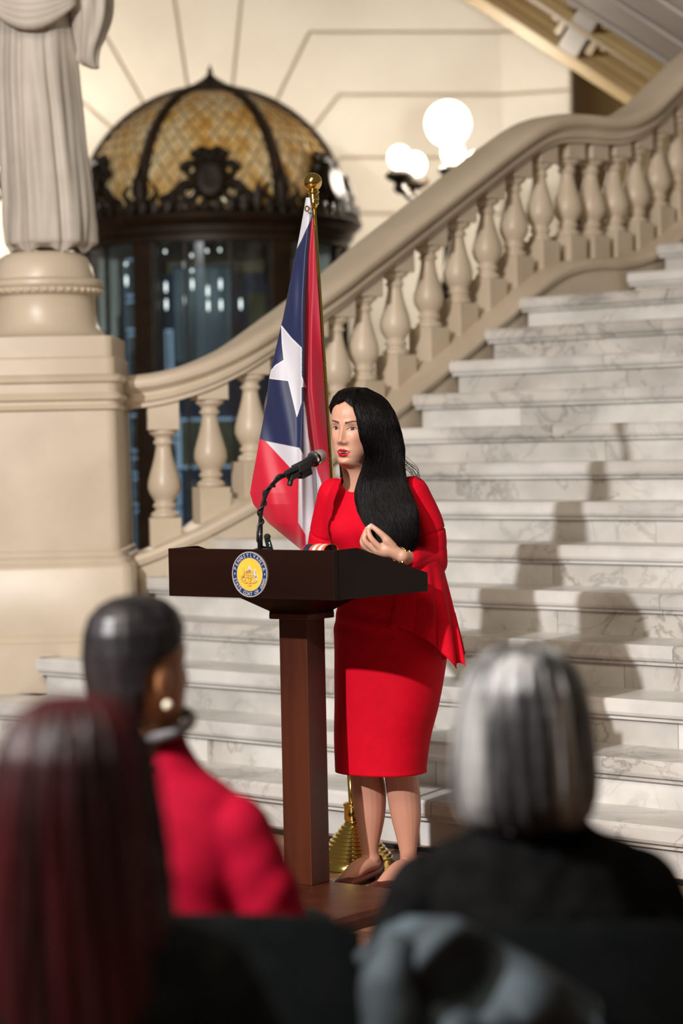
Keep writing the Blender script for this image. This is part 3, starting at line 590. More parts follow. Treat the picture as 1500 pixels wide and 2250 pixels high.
def arc_text(txt, a0, a1, r, flip, size):
    m = MB(); n = len(txt)
    for i, ch in enumerate(txt):
        if ch == ' ': continue
        v, f = glyph(ch, size); a = math.radians(a0 + (a1 - a0) * i / (n - 1)); lo = v[:, 1].max() / 2
        out = []
        for x, y, z in v:
            y -= lo; x *= .92
            if flip: rx, rz = x * -math.sin(a) * -1, 0
            t = np.array([math.sin(a), -math.cos(a)]); u = np.array([math.cos(a), math.sin(a)])
            if flip: t, u = -t, -u
            q = np.array([math.cos(a), math.sin(a)]) * r + t * x + u * y; out.append((sc_[0] + q[0], Y_F - .0047 - z, sc_[2] + q[1]))
        m.add(out, f)
    return m
obj('lettering', arc_text('PENNSYLVANIA', 163, 17, .0633, False, .0175), M_SILVER, seal)
obj('lettering', arc_text('STATE COAT OF ARMS', 194, 346, .0633, True, .0165), M_SILVER, seal)
def sp(x, z, y=.006): return (sc_[0] + x, Y_F - y, sc_[2] + z)
for a in (179, 1):
    m = MB(); x, z = .0633 * math.cos(math.radians(a)), .0633 * math.sin(math.radians(a)); m.ell(sp(x, z, .005), .0026, .0012, .0034, 8, 5); obj('seal_dot', m, M_SILVER, seal)
def relief(name, tubes, m_):
    m = MB()
    for pts, r in tubes: m.tube([sp(*p) for p in pts], r, 6)
    return obj(name, m, m_, seal, smooth=True)
relief('shield_relief', [([(-.011, .004), (-.012, -.008), (-.006, -.019), (0, -.023), (.006, -.019), (.012, -.008), (.011, .004), (0, .007), (-.011, .004)], .0018), ([(-.010, -.003), (.010, -.003)], .0018), ([(-.010, -.010), (.010, -.010)], .0018), ([(-.004, .004), (-.004, -.018)], .0013), ([(.004, .004), (.004, -.018)], .0013),
       ([(-.030, -.022), (-.018, -.028), (-.006, -.026), (0, -.030), (.006, -.026), (.018, -.028), (.030, -.022)], .0022), ([(-.012, -.006), (-.020, -.012), (-.016, -.020), (-.026, -.024)], .0017), ([(.012, -.006), (.020, -.012), (.016, -.020), (.026, -.024)], .0017), ([(-.014, .008), (-.008, .012), (0, .010), (.008, .012), (.014, .008)], .0022), ([(-.008, -.034), (0, -.038), (.008, -.034)], .002)], M_SEALG2)
relief('horse_relief', [([(-.024, .020), (-.026, .014), (-.022, .008), (-.024, -.002), (-.026, -.010)], [.0022, .003, .0036, .0045, .0035]), ([(-.022, .006), (-.014, .004)], .0014), ([(-.022, .001), (-.014, -.002)], .0014), ([(-.025, -.010), (-.020, -.018), (-.024, -.024)], .0015), ([(-.028, -.010), (-.033, -.018), (-.030, -.024)], .0015), ([(-.029, -.006), (-.036, -.010), (-.034, -.018)], .001)], M_SEALG2)
relief('horse_relief', [([(.024, .018), (.026, .012), (.022, .006), (.024, -.002), (.027, -.009)], [.0025, .0034, .0042, .0055, .0042]), ([(.021, .006), (.014, .004)], .0017), ([(.022, .000), (.014, -.003)], .0017), ([(.026, -.010), (.021, -.018), (.025, -.024)], .0016), ([(.029, -.010), (.034, -.018), (.030, -.024)], .0016), ([(.030, -.005), (.037, -.012)], .0012)], M_SEALGREY)
relief('eagle_relief', [([(0, .012), (.001, .018), (0, .024), (-.002, .028)], [.004, .0055, .004, .0025]), ([(-.001, .018), (-.008, .014), (-.012, .010)], [.003, .0025, .001]), ([(.002, .022), (.007, .016), (.012, .010)], [.003, .0025, .001])], M_SEALGREY)

# ================================================================== MICROPHONE ON GOOSENECK
M_BLACK = mat('black_plastic', (.012, .012, .013), (.020, .020, .021), .35, scale=20); M_BLACKM = mat('black_metal', (.02, .02, .022), rough=.28, metal=.6); M_CHROME = mat('chrome', (.75, .75, .77), rough=.15, metal=1.)
M_GRILLE = mat('mic_grille', (.42, .42, .44), (.62, .62, .64), .38, .85, scale=700, detail=0, mid=(.45, .55), bump=.6, bscale=700)
xm = ly(571, 1205, Y_F + .06)[0]
L_ = lambda px, py: lx(px, py, xm)
b0 = L_(571.5, 1205); zdesk = ZT - .010
mic = thing('gooseneck_microphone', 'black handheld microphone with silver grille clipped to a gooseneck on the lectern', 'microphone', tuple(lw(xm, b0[1], zdesk)), LR)
mo = np.array([xm, b0[1], zdesk]); Q = lambda px, py: L_(px, py) - mo
bt = Q(571.5, 1150)
obj('lower_tube', MB().tube([(0, 0, .002), (0, 0, bt[2] * .45), (bt[0], bt[1], bt[2])], .0088, 14), M_BLACKM, mic, smooth=True)
obj('flange', MB().lathe([(.030, 0), (.030, .006), (.014, .012)], 20), M_BLACKM, mic, smooth='auto')
obj('chrome_collar', MB().lathe([(.0098, Q(571, 1176)[2]), (.0104, Q(571, 1174.5)[2]), (.0098, Q(571, 1173)[2])], 16), M_CHROME, mic)
gp = spline([Q(571.5, 1150), Q(573, 1130), Q(577, 1108), Q(585, 1085), Q(597, 1066), Q(612, 1052), Q(627, 1044)], 10)
m = MB()
rr_ = [.0062 + .0008 * (i % 2) for i in range(len(gp))]; m.tube(gp, rr_, 12)
obj('gooseneck', m, M_BLACKM, mic)
cb = []
for i, p in enumerate(gp):
    a = i * .33; t = gp[min(i + 1, len(gp) - 1)] - gp[max(i - 1, 0)]; t = t / np.linalg.norm(t); s_ = np.array([1., 0, 0]); u_ = np.cross(t, s_); cb.append(p + (s_ * math.cos(a) + u_ * math.sin(a)) * .0105)
c0 = Q(565, 1180); cab = [Q(588, 1206) + np.array([0, .004, .004]), Q(576, 1201), Q(566, 1190), c0, Q(566, 1165), Q(568, 1152)] + cb + [Q(632, 1041)]
obj('cable', MB().tube(spline(cab, 4), .0033, 8), M_BLACK, mic, smooth=True)
md0, md1 = Q(634, 1037), Q(703, 1002); mdir = (md1 - md0) / np.linalg.norm(md1 - md0); ML = np.linalg.norm(md1 - md0)
def axial(prof, n=24): 
    s_ = np.array([1., 0, 0]); u_ = np.cross(mdir, s_); u_ /= np.linalg.norm(u_)
    return MB().rings([[md0 + mdir * (h_ * ML) + (s_ * math.cos(2 * math.pi * j / n) + u_ * math.sin(2 * math.pi * j / n)) * r for j in range(n)] for h_, r in prof])
obj('body', axial([(-.12, .006), (-.10, .0085), (.0, .0095), (.18, .0105), (.20, .0118), (.30, .0125), (.55, .0160), (.74, .0195), (.78, .0200)]), M_BLACK, mic, smooth='auto')
obj('grille_ring', axial([(.76, .0205), (.78, .0262), (.84, .0268), (.86, .0255)]), M_CHROME, mic, smooth='auto')
obj('grille', axial([(.78, .0215), (.84, .0255), (.92, .0258), (1.0, .0240), (1.06, .0205), (1.10, .0150), (1.125, .006)]), M_GRILLE, mic, smooth=True)
obj('switch', axial([(.62, .003), (.70, .003)], 8), M_CHROME, mic)
cp = Q(655, 1035); up = np.cross(np.array([1., 0, 0]), mdir); up = up if up[2] > 0 else -up
m = MB()
for j, (h0, h1, e0, e1, w_) in enumerate(((.22, .62, -.016, .010, .019), (.30, .60, -.042, -.012, .013), (.0, .25, -.030, -.010, .012))):
    vs = []
    for hh in (h0, h1):
        for e in (e0, e1):
            for w in (-w_, w_): vs.append(md0 + mdir * hh * ML + up * e + np.array([w, 0, 0]))
    m.add(vs, [(0, 1, 3, 2), (4, 6, 7, 5), (0, 4, 5, 1), (2, 3, 7, 6), (0, 2, 6, 4), (1, 5, 7, 3)])
m.tube([md0 + mdir * ML * .05 - up * .02, md0 + mdir * ML * -.06 - up * .045], [.010, .009], 8)
obj('clip', m, M_BLACK, mic, bevel=.003)
# little receiver with green lights
rp = np.array([xm + .012, b0[1] + .012, zdesk]); rec = thing('wireless_receiver', 'small black receiver with green lights beside the microphone stand', 'receiver', tuple(lw(*rp)), LR)
q0, q1 = lx(594, 1207, rp[0]) - rp, lx(586.5, 1183, rp[0]) - rp; q0[2] = .002
obj('body', MB().tube([q0, q0 * .5 + q1 * .5, q1], [.0105, .0105, .0095], 10), M_BLACK, rec, smooth='auto')
obj('foam_head', MB().ell(lx(587, 1179, rp[0]) - rp, .0115, .0115, .010, 12, 8), mat('black_foam', (.012, .014, .013), rough=.9, bump=.5, bscale=900), rec, smooth=True)
M_LED = mat('green_led', (.1, .9, .5), rough=.3, emit=(.25, 1, .6), estr=4)
for yy in (1192, 1195, 1199):
    c_ = lx(589 + (yy - 1190) * .25, yy, rp[0]) - rp; obj('light', MB().ell(c_ + np.array([.0085, -.0065, 0]), .0014, .0014, .0016 if yy != 1195 else .001, 6, 4), M_LED, rec)

# rolled ribbon on the desk
M_RIBR = mat('ribbon_red', (.55, .015, .02), rough=.6); M_RIBN = mat('ribbon_navy', (.012, .016, .05), rough=.6); M_RIBO = mat('ribbon_orange', (.72, .13, .05), rough=.6); M_RIBW = mat('ribbon_white', (.75, .68, .66), rough=.6)
rc = ly(706, 1206, Y_F + .10); rib = thing('striped_ribbon', 'curled ribbon with red, navy and white stripes lying on the lectern desk', 'ribbon', tuple(lw(rc[0], rc[1], ZT - .010)), LR)
def strip(x0, x1, r, a0, a1, m_, nm, y=0):
    rr = [[(x0, y + q * math.cos(t), .001 + q * .62 * math.sin(t)) for q in (r, r - .002)] + [(x1, y + q * math.cos(t), .001 + q * .62 * math.sin(t)) for q in (r - .002, r)] for t in np.linspace(math.radians(a0), math.radians(a1), 14)]
    return obj(nm, MB().rings(rr), m_, rib, smooth='auto')
strip(-.052, -.046, .041, 0, 180, M_RIBR, 'edge_stripe'); strip(-.046, -.020, .040, 0, 180, M_RIBN, 'navy_stripe')
for i in range(5): strip(-.020 + .012 * i, -.008 + .012 * i, .041, 0, 180, (M_RIBO, M_RIBW)[i % 2], 'stripe')

# ================================================================== FLAG
fb = G(764, 8.75); fl_ = thing('flag', 'red, white and blue flag with one white star draped from a brass pole', 'flag', (fb[0], fb[1], 0))
fo = np.array([fb[0], fb[1], 0.])
ptop, pbot = P(687.5, 428, 8.74) - fo, np.array([0, 0, .10]); pdir = (ptop - pbot) / np.linalg.norm(ptop - pbot)
pole = obj('pole', MB().tube([pbot, ptop * .5 + pbot * .5, ptop], [.0098, .0088, .0078], 14), M_BRASS, fl_, smooth=True)
def pl_at(py): return pbot + (ptop - pbot) * ((1835 - py) / (1835 - 428))
for y in (795, 829, 1010, 1023): obj('coupling', MB().tube([pl_at(y + 2), pl_at(y - 2)], .0112, 12), M_BRASS, pole)
obj('lower_sleeve', MB().tube([pl_at(1835), pl_at(1660)], .0125, 14), M_BRASS, pole, smooth=True)
bc = P(687, 400, 8.74) - fo
obj('ball', MB().ell(bc, .0335, .0335, .0335, 28, 18), M_BRASS, pole, smooth=True)
obj('ball_collar', MB().rings([[ (bc + pdir * z) + np.array([r * math.cos(2 * math.pi * j / 20), r * math.sin(2 * math.pi * j / 20), 0]) for j in range(20)] for r, z in ((.012, -.028), (.021, -.033), (.021, -.040), (.014, -.043), (.018, -.046), (.019, -.062), (.016, -.064), (.017, -.068), (.017, -.080), (.012, -.084), (.009, -.092))]), M_BRASS, pole, smooth='auto')
bp_ = [(.148, 0), (.148, .012), (.140, .030), (.136, .036), (.138, .040)]
for i in range(9):
    r0 = .134 - .0105 * i; z0 = .042 + .013 * i; bp_ += [(r0, z0), (r0 - .002, z0 + .010), (r0 - .007, z0 + .012)]
bp_ += [(.036, .165), (.033, .172), (.036, .178), (.036, .225), (.039, .228), (.039, .236), (.030, .240), (.014, .242)]
obj('base', MB().lathe(bp_, 40), M_BRASS, fl_, smooth='auto')
LY = [434, 470, 520, 600, 700, 720, 800, 832, 880, 965, 1040, 1083, 1108, 1150, 1203, 1222]
LXs = [672, 666, 657, 641, 621, 616, 598, 591, 586, 570, 556, 549, 556, 590, 655, 679]
RY = [434, 470, 500, 600, 800, 1000, 1230]; RXs = [680, 687, 689, 696, 709, 722, 735]
def inpoly(x, y, poly):
    r = np.zeros(x.shape, bool); n = len(poly)
    for i in range(n):
        (x1, y1), (x2, y2) = poly[i], poly[(i + 1) % n]
        if y1 == y2: continue
        r ^= ((y1 > y) != (y2 > y)) & (x < (x2 - x1) * (y - y1) / (y2 - y1) + x1)
    return r
def edist(x, y, poly):
    b = np.full(x.shape, 1e9); n = len(poly)
    for i in range(n):
        (x1, y1), (x2, y2) = poly[i], poly[(i + 1) % n]; dx, dy = x2 - x1, y2 - y1; t = np.clip(((x - x1) * dx + (y - y1) * dy) / (dx * dx + dy * dy + 1e-9), 0, 1); b = np.minimum(b, np.hypot(x - x1 - t * dx, y - y1 - t * dy))
    return b
STAR = [(617.5, 714), (640, 742), (662.5, 764), (662.5, 826), (667, 838), (673, 851), (662, 850), (662, 885), (652, 917), (633, 837), (591, 832), (594, 815), (605, 802), (623, 791), (619, 755)]
HEAD = [(660, 430), (684, 430), (688, 462), (682, 484), (672, 505), (662, 528), (650, 550), (650, 500)]
W1 = [(583, 969), (657.5, 984), (657.5, 1049), (635, 1025)]
W2 = [(667, 880), (672, 900), (677, 960), (683, 984), (693, 1024), (706, 1062), (706, 1225), (674, 1225), (672, 1203), (671, 1175), (655, 1148), (656, 1046), (657.5, 984), (667, 1000)]
REDR = [(684, 482), (678, 560), (674, 640), (672, 760), (672, 890), (677, 960), (683, 984), (693, 1024), (706, 1062), (706, 1230), (760, 1230), (760, 1000), (693, 470)]
REDL = [(540, 958), (570, 964), (583, 969), (635, 1025), (657, 1048), (655, 1148), (671, 1175), (672, 1203), (674, 1230), (640, 1230), (530, 1100)]
NUf, NVf = 150, 780
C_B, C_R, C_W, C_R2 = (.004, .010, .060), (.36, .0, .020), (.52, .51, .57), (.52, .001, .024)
yy, uu = np.meshgrid(434 + (1222 - 434) * np.arange(NVf + 1) / NVf, np.arange(NUf + 1) / NUf, indexing='ij')
lx0, rx0 = np.interp(yy, LY, LXs), np.interp(yy, RY, RXs); xx = lx0 + (rx0 - lx0) * uu
cre = np.interp(yy, [434, 560, 700, 860, 1000, 1230], [684, 668, 664, 663, 662, 662]); red = np.interp(yy, [434, 560, 700, 860, 1000, 1230], [688, 680, 676, 674, 690, 706]); wdt = np.interp(yy, [434, 600, 900, 1230], [.15, .5, 1, 1])
dep = 8.65 + .035 * wdt * np.exp(-((xx - red) / 5) ** 2) + .05 * wdt * np.maximum(0, (xx - red) / 60)              # valley before the red fold
dep += -.02 * wdt * np.exp(-((xx - cre) / 7) ** 2) + .10 * wdt * (1 - uu) ** 3 + .010 * wdt * np.sin((xx - yy * .22) * .085) + .006 * wdt * np.sin((xx + .3 * yy) * .05 + 1) + .03 * (1 - wdt)
vs = ((CP - fo) + (FV + RV * ((xx - 750) / F)[..., None] - UV * ((yy - 1125) / F)[..., None]) * dep[..., None]).reshape(-1, 3)
acc = np.zeros(xx.shape + (3,))
for ox, oy in ((-.35, -.35), (.35, -.35), (-.35, .35), (.35, .35), (0, 0)):
    x, y = xx + ox, yy + oy; c_ = np.empty(xx.shape + (3,)); c_[:] = C_B
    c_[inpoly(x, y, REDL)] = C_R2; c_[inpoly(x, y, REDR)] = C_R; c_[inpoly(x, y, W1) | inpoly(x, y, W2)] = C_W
    st_ = inpoly(x, y, STAR); c_[st_] = C_W; c_[st_ & (edist(x, y, STAR) < 1.5)] = (.78, .78, .82); c_[inpoly(x, y, HEAD)] = C_W; acc += c_ / 5
cols = np.concatenate([acc.reshape(-1, 3), np.ones((acc.size // 3, 1))], 1); fs = []
n1 = NUf + 1
for i in range(NVf):
    for j in range(NUf): fs.append((i * n1 + j, i * n1 + j + 1, (i + 1) * n1 + j + 1, (i + 1) * n1 + j))
me = MB().add(vs, fs).mesh('cloth'); at_ = me.color_attributes.new('col', 'FLOAT_COLOR', 'POINT'); at_.data.foreach_set('color', np.array(cols, dtype=np.float32).ravel())
def vcol_mat(name, rough, sheen=0., sss=0., bump=0., bscale=100, spec=.5, coat=0.):
    m = mat(name, (1, 1, 1), rough=rough, sheen=sheen, sss=sss, bump=bump, bscale=bscale, spec=spec, coat=coat); a = m.node_tree.nodes.new('ShaderNodeAttribute'); a.attribute_name = 'col'; m.node_tree.links.new(a.outputs['Color'], m.node_tree.nodes['Principled BSDF'].inputs['Base Color']); return m
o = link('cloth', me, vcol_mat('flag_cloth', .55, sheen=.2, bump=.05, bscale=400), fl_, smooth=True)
s_ = o.modifiers.new('thick', 'SOLIDIFY'); s_.thickness = .0018
gc = P(674.5, 459, 8.655) - fo
m = MB(); m.rings([[gc + RV * (r * math.cos(t)) + UV * (r * 1.25 * math.sin(t)) - FV * (.004 + h_) for t in np.linspace(0, 2 * math.pi, 20, endpoint=False)] for r, h_ in ((.0045, 0), (.0055, .003), (.0085, .003), (.0095, 0), (.0045, 0))], False)
obj('grommet', m, M_BRASS, o)
tag(obj('floor_cable', MB().tube(spline([(-9.4, 6.83, .012), (-8, 6.84, .012), (-6.4, 6.82, .012), (-5.2, 6.85, .012), (-3.8, 6.83, .012), (-2.2, 6.86, .012)], 6), .011, 8), M_BLACK, smooth=True), 'black cable lying along the floor at the foot of the stairs', 'cable')
cb = [lw(.02, .085, .010), lw(.12, .080, .010), lw(.30, .082, .010), lw(.46, .085, .010), lw(.55, .12, .010), lw(.7, .2, .010)]
tag(obj('microphone_cable', MB().tube(spline(cb, 6), .006, 8), M_BLACK, smooth=True), 'thin black cable trailing over the back edge of the lectern base', 'cable')

# ================================================================== PEOPLE: shared builders
def smooth_tab(tab, z):
    zs_ = [a[0] for a in tab]; return [float(np.interp(z, zs_, [a[i] for a in tab])) for i in range(1, len(tab[0]))]
HEADT = sorted([(.124, .004, -.004, .010), (.120, .024, -.022, .034), (.112, .040, -.042, .052), (.098, .055, -.060, .069), (.075, .0675, -.077, .084), (.05, .0735, -.0865, .092), (.02, .0750, -.0895, .094), (0, .0745, -.0885, .092), (-.03, .0725, -.0870, .086), (-.06, .0690, -.0850, .074), (-.085, .0615, -.0835, .064), (-.105, .0515, -.0810, .060), (-.118, .0450, -.0765, .060), (-.127, .0440, -.0660, .060), (-.136, .0470, -.0440, .061), (-.150, .0490, -.0300, .062), (-.18, .0490, -.0200, .066), (-.21, .0500, -.0140, .071), (-.24, .0560, -.012, .076), (-.27, .0700, -.012, .080), (-.31, .0950, -.010, .080)])
HEADT = sorted([tuple(q) for q in spline([np.array(t) for t in HEADT], 5)])
def head_grid(hi=True, mouth=True):
    zlist = sorted(set(np.round(np.concatenate([np.linspace(-.31, -.13, 24), np.linspace(-.13, .03, 125 if hi else 44), np.linspace(.03, .124, 40 if hi else 22)]), 5)))
    if not hi: zlist = [z for z in zlist if z > -.20]
    na = 250 if hi else 90; u = np.linspace(-1, 1, na, endpoint=False); ph = np.pi * (np.sign(u) * (.42 * np.abs(u) + .58 * np.abs(u) ** 3)) if hi else np.pi * u
    rr = []; col = []
    g = lambda a, s: math.exp(-(a / s) ** 2)
    for z in zlist:
        w_, f_, b_ = smooth_tab(HEADT, z); ring = []
        cy = 0.0 if z > -.1 else (f_ + b_) / 2 * min(1, (-.1 - z) / .03)
        for p in ph:
            s, c = math.sin(p), math.cos(p); e = 2.25; fr = abs(f_ - cy) if c > 0 else abs(b_ - cy)
            k = (abs(s) ** e + abs(c) ** e) ** (-1 / e); x = w_ * k * s; y = cy - fr * k * c; dy = 0
            if c > 0:
                ax_ = abs(x)
                # nose
                hN = np.interp(z, [-.060, -.055, -.050, -.043, -.035, -.02, -.005, .008, .02], [0, .006, .0165, .0235, .0205, .0145, .0085, .005, .002]); sN = np.interp(z, [-.055, -.043, -.02, .01], [.0125, .0115, .0085, .0095]); dy += hN * g(x, sN)
                dy += .0075 * g(ax_ - .0145, .0065) * g(z + .0475, .0075)
                dy += -.0105 * g(ax_ - .031, .017) * g(z + .001, .0115) + .0062 * g(ax_ - .031, .0125) * g(z + .002, .0075)
                dy += .0038 * g(ax_ - .028, .022) * g(z - .021, .0075) + .0055 * g(ax_ - .044, .018) * g(z + .034, .018)
                dy += .0068 * g(x, .019) * g(z + .0745, .0048) + .0082 * g(x, .0155) * g(z + .0915, .0060) + .0075 * g(x, .017) * g(z + .117, .0105)
                if mouth: dy += -.0090 * g(x, .0150) * g(z + .0825, .0034)
                dy += -.0035 * g(x, .018) * g(z + .1015, .004) - .0016 * g(x, .0035) * g(z + .064, .006)
                dy += .004 * g(x, .03) * g(z - .06, .03)
            # ears
            if abs(s) > .9: 
                er = .014 * g(y - .010, .013) * g(z + .022, .026) * min(1, abs(x) / .06); x += math.copysign(er, x); 
            ring.append((x, y - dy, z))
            if hi:
                ax_ = abs(x); cc = np.array([.62, .335, .235])
                if c > 0:
                    ch = g(ax_ - .047, .020) * g(z + .038, .022); cc = cc * (1 - .25 * ch) + np.array([.66, .25, .19]) * .25 * ch
                    lid = g(ax_ - .032, .014) * g(z - .0085, .0055); cc = cc * (1 - .42 * lid) + np.array([.45, .19, .11]) * .42 * lid
                    # brow
                    if .012 < ax_ < .052:
                        q = (ax_ - .012) / .040; zb_ = .0185 + .0075 * math.sin(min(q * 1.45, 1.57)) - .006 * max(0, q - .65); th = .0042 * (1 - .75 * q ** 2); a = min(1, max(0, (th + .0008 - abs(z - zb_)) / .0014)); cc = cc * (1 - .88 * a) + np.array([.05, .025, .018]) * .88 * a
                    # eye
                    ex, ez = (ax_ - .0315) / .0145, (z + .0015); up_ = .0048 * (1 - ex * ex) + .0010 * ex; lo_ = -.0040 * (1 - ex * ex) + .0010 * ex
                    if abs(ex) < 1.18:
                        if lo_ < ez < up_ and abs(ex) < 1: cc = np.array([.50, .45, .43]) if (x - math.copysign(.0315, x) - .0015) ** 2 + (ez + .0003) ** 2 > .0062 ** 2 else np.array([.018, .010, .008])
                        a = min(1, max(0, (.0022 - abs(ez - up_ - .0008)) / .0010)); cc = cc * (1 - .95 * a) + np.array([.012, .008, .008]) * .95 * a
                        a = min(1, max(0, (.0009 - abs(ez - lo_ + .0004)) / .0009)) if abs(ex) < 1 else 0; cc = cc * (1 - .55 * a) + np.array([.10, .04, .03]) * .55 * a
                    # lips
                    t = ax_ / .0255
                    if t < 1:
                        top = -.0815 + .0128 * (1 - t ** 1.7) - .0028 * g(x, .0035); bot = -.0830 - .0165 * (1 - t ** 2.2)
                        mt, mb_ = -.0795 + .0006 * (1 - t), -.0800 - .0085 * max(0, 1 - (t / .78) ** 2)
                        if bot < z < top:
                            cc = np.array([.47, .006, .018])
                            if mouth and mb_ < z < mt and t < .78: cc = np.array([.66, .58, .52]) if z > mt - .0036 else np.array([.07, .008, .010])
                col.append((*cc, 1))
        rr.append(ring)
    m = MB().rings(rr)
    for s in (-1, 1):
        n0 = len(m.v); m.ell((s * .079, .014, -.022), .009, .018, .031, 14, 10); col += [(.56, .28, .19, 1)] * (len(m.v) - n0 if hi else 0)
    return m, col
def xform(mb, R, t):
    v = np.array(mb.v) @ R.T + np.array(t); mb.v = [tuple(q) for q in v]; return mb
def Rz(d): a = math.radians(d); return np.array([[math.cos(a), -math.sin(a), 0], [math.sin(a), math.cos(a), 0], [0, 0, 1]])
def Rx(d): a = math.radians(d); return np.array([[1, 0, 0], [0, math.cos(a), -math.sin(a)], [0, math.sin(a), math.cos(a)]])
def Ry(d): a = math.radians(d); return np.array([[math.cos(a), 0, math.sin(a)], [0, 1, 0], [-math.sin(a), 0, math.cos(a)]])
def limb(m, pts, rad, n=14, sub=5):
    """tapering limb with rounded ends, for unions"""
    p = spline(pts, sub); r = [q[0] for q in spline([(x, 0) for x in rad], sub)]
    d0 = p[0] - p[1]; d0 /= np.linalg.norm(d0); d1 = p[-1] - p[-2]; d1 /= np.linalg.norm(d1)
    pre = [p[0] + d0 * r[0] * k for k in (.95, .75, .4)]; post = [p[-1] + d1 * r[-1] * k for k in (.4, .75, .95)]
    m.tube(pre + p + post, [r[0] * .25, r[0] * .66, r[0] * .92] + r + [r[-1] * .92, r[-1] * .66, r[-1] * .25], n); return m
def ellrings(m, tab, n=40, e=2.2):
    """stack of horizontal sections: z, cx, half width, front y, back y"""
    rr = []
    zz = [t[0] for t in tab]; fine = spline([np.array(t, float) for t in tab], 5)
    for z, cx, w_, f_, b_ in fine:
        cy = (f_ + b_) / 2; hd = (b_ - f_) / 2; ring = []
        for j in range(n):
            a = 2 * math.pi * j / n; s, c = math.sin(a), math.cos(a); k = (abs(s) ** e + abs(c) ** e) ** (-1 / e); ring.append((cx + w_ * k * s, cy - hd * k * c, z))
        rr.append(ring)
    return m.rings(rr)
def paint(me, fn):
    v = np.empty(len(me.vertices) * 3, dtype=np.float32); me.vertices.foreach_get('co', v); v = v.reshape(-1, 3); c = fn(v).astype(np.float32)
    a = me.color_attributes.new('col', 'FLOAT_COLOR', 'POINT'); a.data.foreach_set('color', np.c_[c, np.ones(len(c), np.float32)].ravel())
M_SKIN = vcol_mat('skin', .45, sss=.12, spec=.38)
M_RED = mat('red_crepe', (.64, .0, .016), (.58, .0, .014), .8, scale=30, bump=.04, bscale=700, spec=.18)
M_HAIRB = mat('black_hair', (.0022, .0018, .0018), (.006, .0042, .004), .45, scale=40, detail=3, stretch=(1, 1, .08), spec=.14, bump=.2, bscale=70)
SKINC = np.array([.62, .335, .235])

# ================================================================== THE SPEAKER
wo_ = G(848, 8.40)
def wl(px, py, y):                       # pixel -> speaker coordinates on the plane local y = const
    v = ray(px, py); X = rot2(np.array([1., 0, 0]), LR); Y = rot2(np.array([0, 1., 0]), LR); t = ((wo_ - CP) @ Y + y) / (v @ Y); q = CP + v * t - wo_; return np.array([q @ X, y, q[2]])
def wd(px, py, d):
    X = rot2(np.array([1., 0, 0]), LR); Y = rot2(np.array([0, 1., 0]), LR); q = P(px, py, d) - wo_; return np.array([q @ X, q @ Y, q[2]])
spk = thing('person', 'woman with long black hair in a red dress speaking at the lectern', 'person', (wo_[0], wo_[1], 0), LR)
HC = np.array([-.038, -.120, 1.597])         # head centre at eye level
HR = Rz(9) @ Rx(2) @ Ry(3)
hm, hcol = head_grid(True); xform(hm, HR, HC)
# torso core, chest, arms and legs as one continuous skin surface
BODY = [(.80, 0, .165, -.13, .14), (.92, 0, .185, -.135, .15), (1.02, -.004, .150, -.125, .105), (1.09, -.008, .136, -.128, .082), (1.17, -.012, .148, -.148, .078), (1.25, -.015, .161, -.170, .074), (1.31, -.017, .167, -.165, .072), (1.36, -.020, .168, -.145, .062), (1.395, -.023, .146, -.130, .050), (1.42, -.026, .105, -.118, .032), (1.445, -.029, .070, -.108, .002), (1.47, -.031, .055, -.105, -.012)]
ra_sh, ra_el, ra_wr = np.array([-.196, -.052, 1.372]), wl(703, 1240, .0), np.array([-.16, -.19, 1.168])
la_sh, la_el, la_wr = np.array([.156, -.045, 1.376]), wl(947, 1236, .02), wl(884, 1222, -.185)
core = MB(); ellrings(core, [(a, b, c_ - .012, f_ + .012, g_ - .012) for a, b, c_, f_, g_ in BODY], 36)
LEG = {}
for s, kx in ((-1, 0), (1, 0)):
    kp = wl(806, 1705, .0) if s < 0 else wl(881, 1705, .035); ak = wl(813, 1893, .02) if s < 0 else wl(897, 1905, .05)
    LEG[s] = (kp, ak); x0 = kp[0]
    limb(core, [(s * .085, 0, .85), (x0 * 1.0, -.005, .55), (kp[0], kp[1] - .005, .40), (kp[0], kp[1] + .012, .31), (kp[0] * .6 + ak[0] * .4, kp[1] + .018, .225), (ak[0], ak[1], .115), (ak[0], ak[1] + .005, .075)], [.085, .073, .060, .059, .052, .031, .033], 18)
    # foot standing on a high heel: heel up, toes forward
    limb(core, [(ak[0], ak[1] + .016, .058), (ak[0], ak[1] - .05, .056), (ak[0] * 1.02, ak[1] - .11, .036), (ak[0] * 1.03, ak[1] - .165, .022)], [.031, .032, .030, .018], 14)
limb(core, [ra_sh, ra_sh * .5 + ra_el * .5 + [-.012, .01, 0], ra_el, ra_el * .45 + ra_wr * .55, ra_wr], [.045, .043, .038, .033, .024])
limb(core, [la_sh, la_sh * .5 + la_el * .5 + [.014, .01, 0], la_el, la_el * .45 + la_wr * .55, la_wr], [.045, .043, .038, .033, .0235])
hd = proj_d = (lambda q: float((np.array([*(wo_[:2] + (Rz(LR) @ q)[:2]), q[2]]) - CP) @ FV))(la_wr)
h_ = lambda px, py, k=0: wd(px, py, hd + k)
limb(core, [h_(880, 1221, .004), h_(862, 1211, .004), h_(846, 1208, .006), h_(832, 1207, .012)], [.0225, .0255, .027, .021])
limb(core, [h_(860, 1214, .016), h_(838, 1214, .022), h_(822, 1212, .028)], [.022, .025, .019])
limb(core, [h_(862, 1202, -.002), h_(850, 1188, -.010), h_(845, 1181, -.012)], [.018, .016, .012])
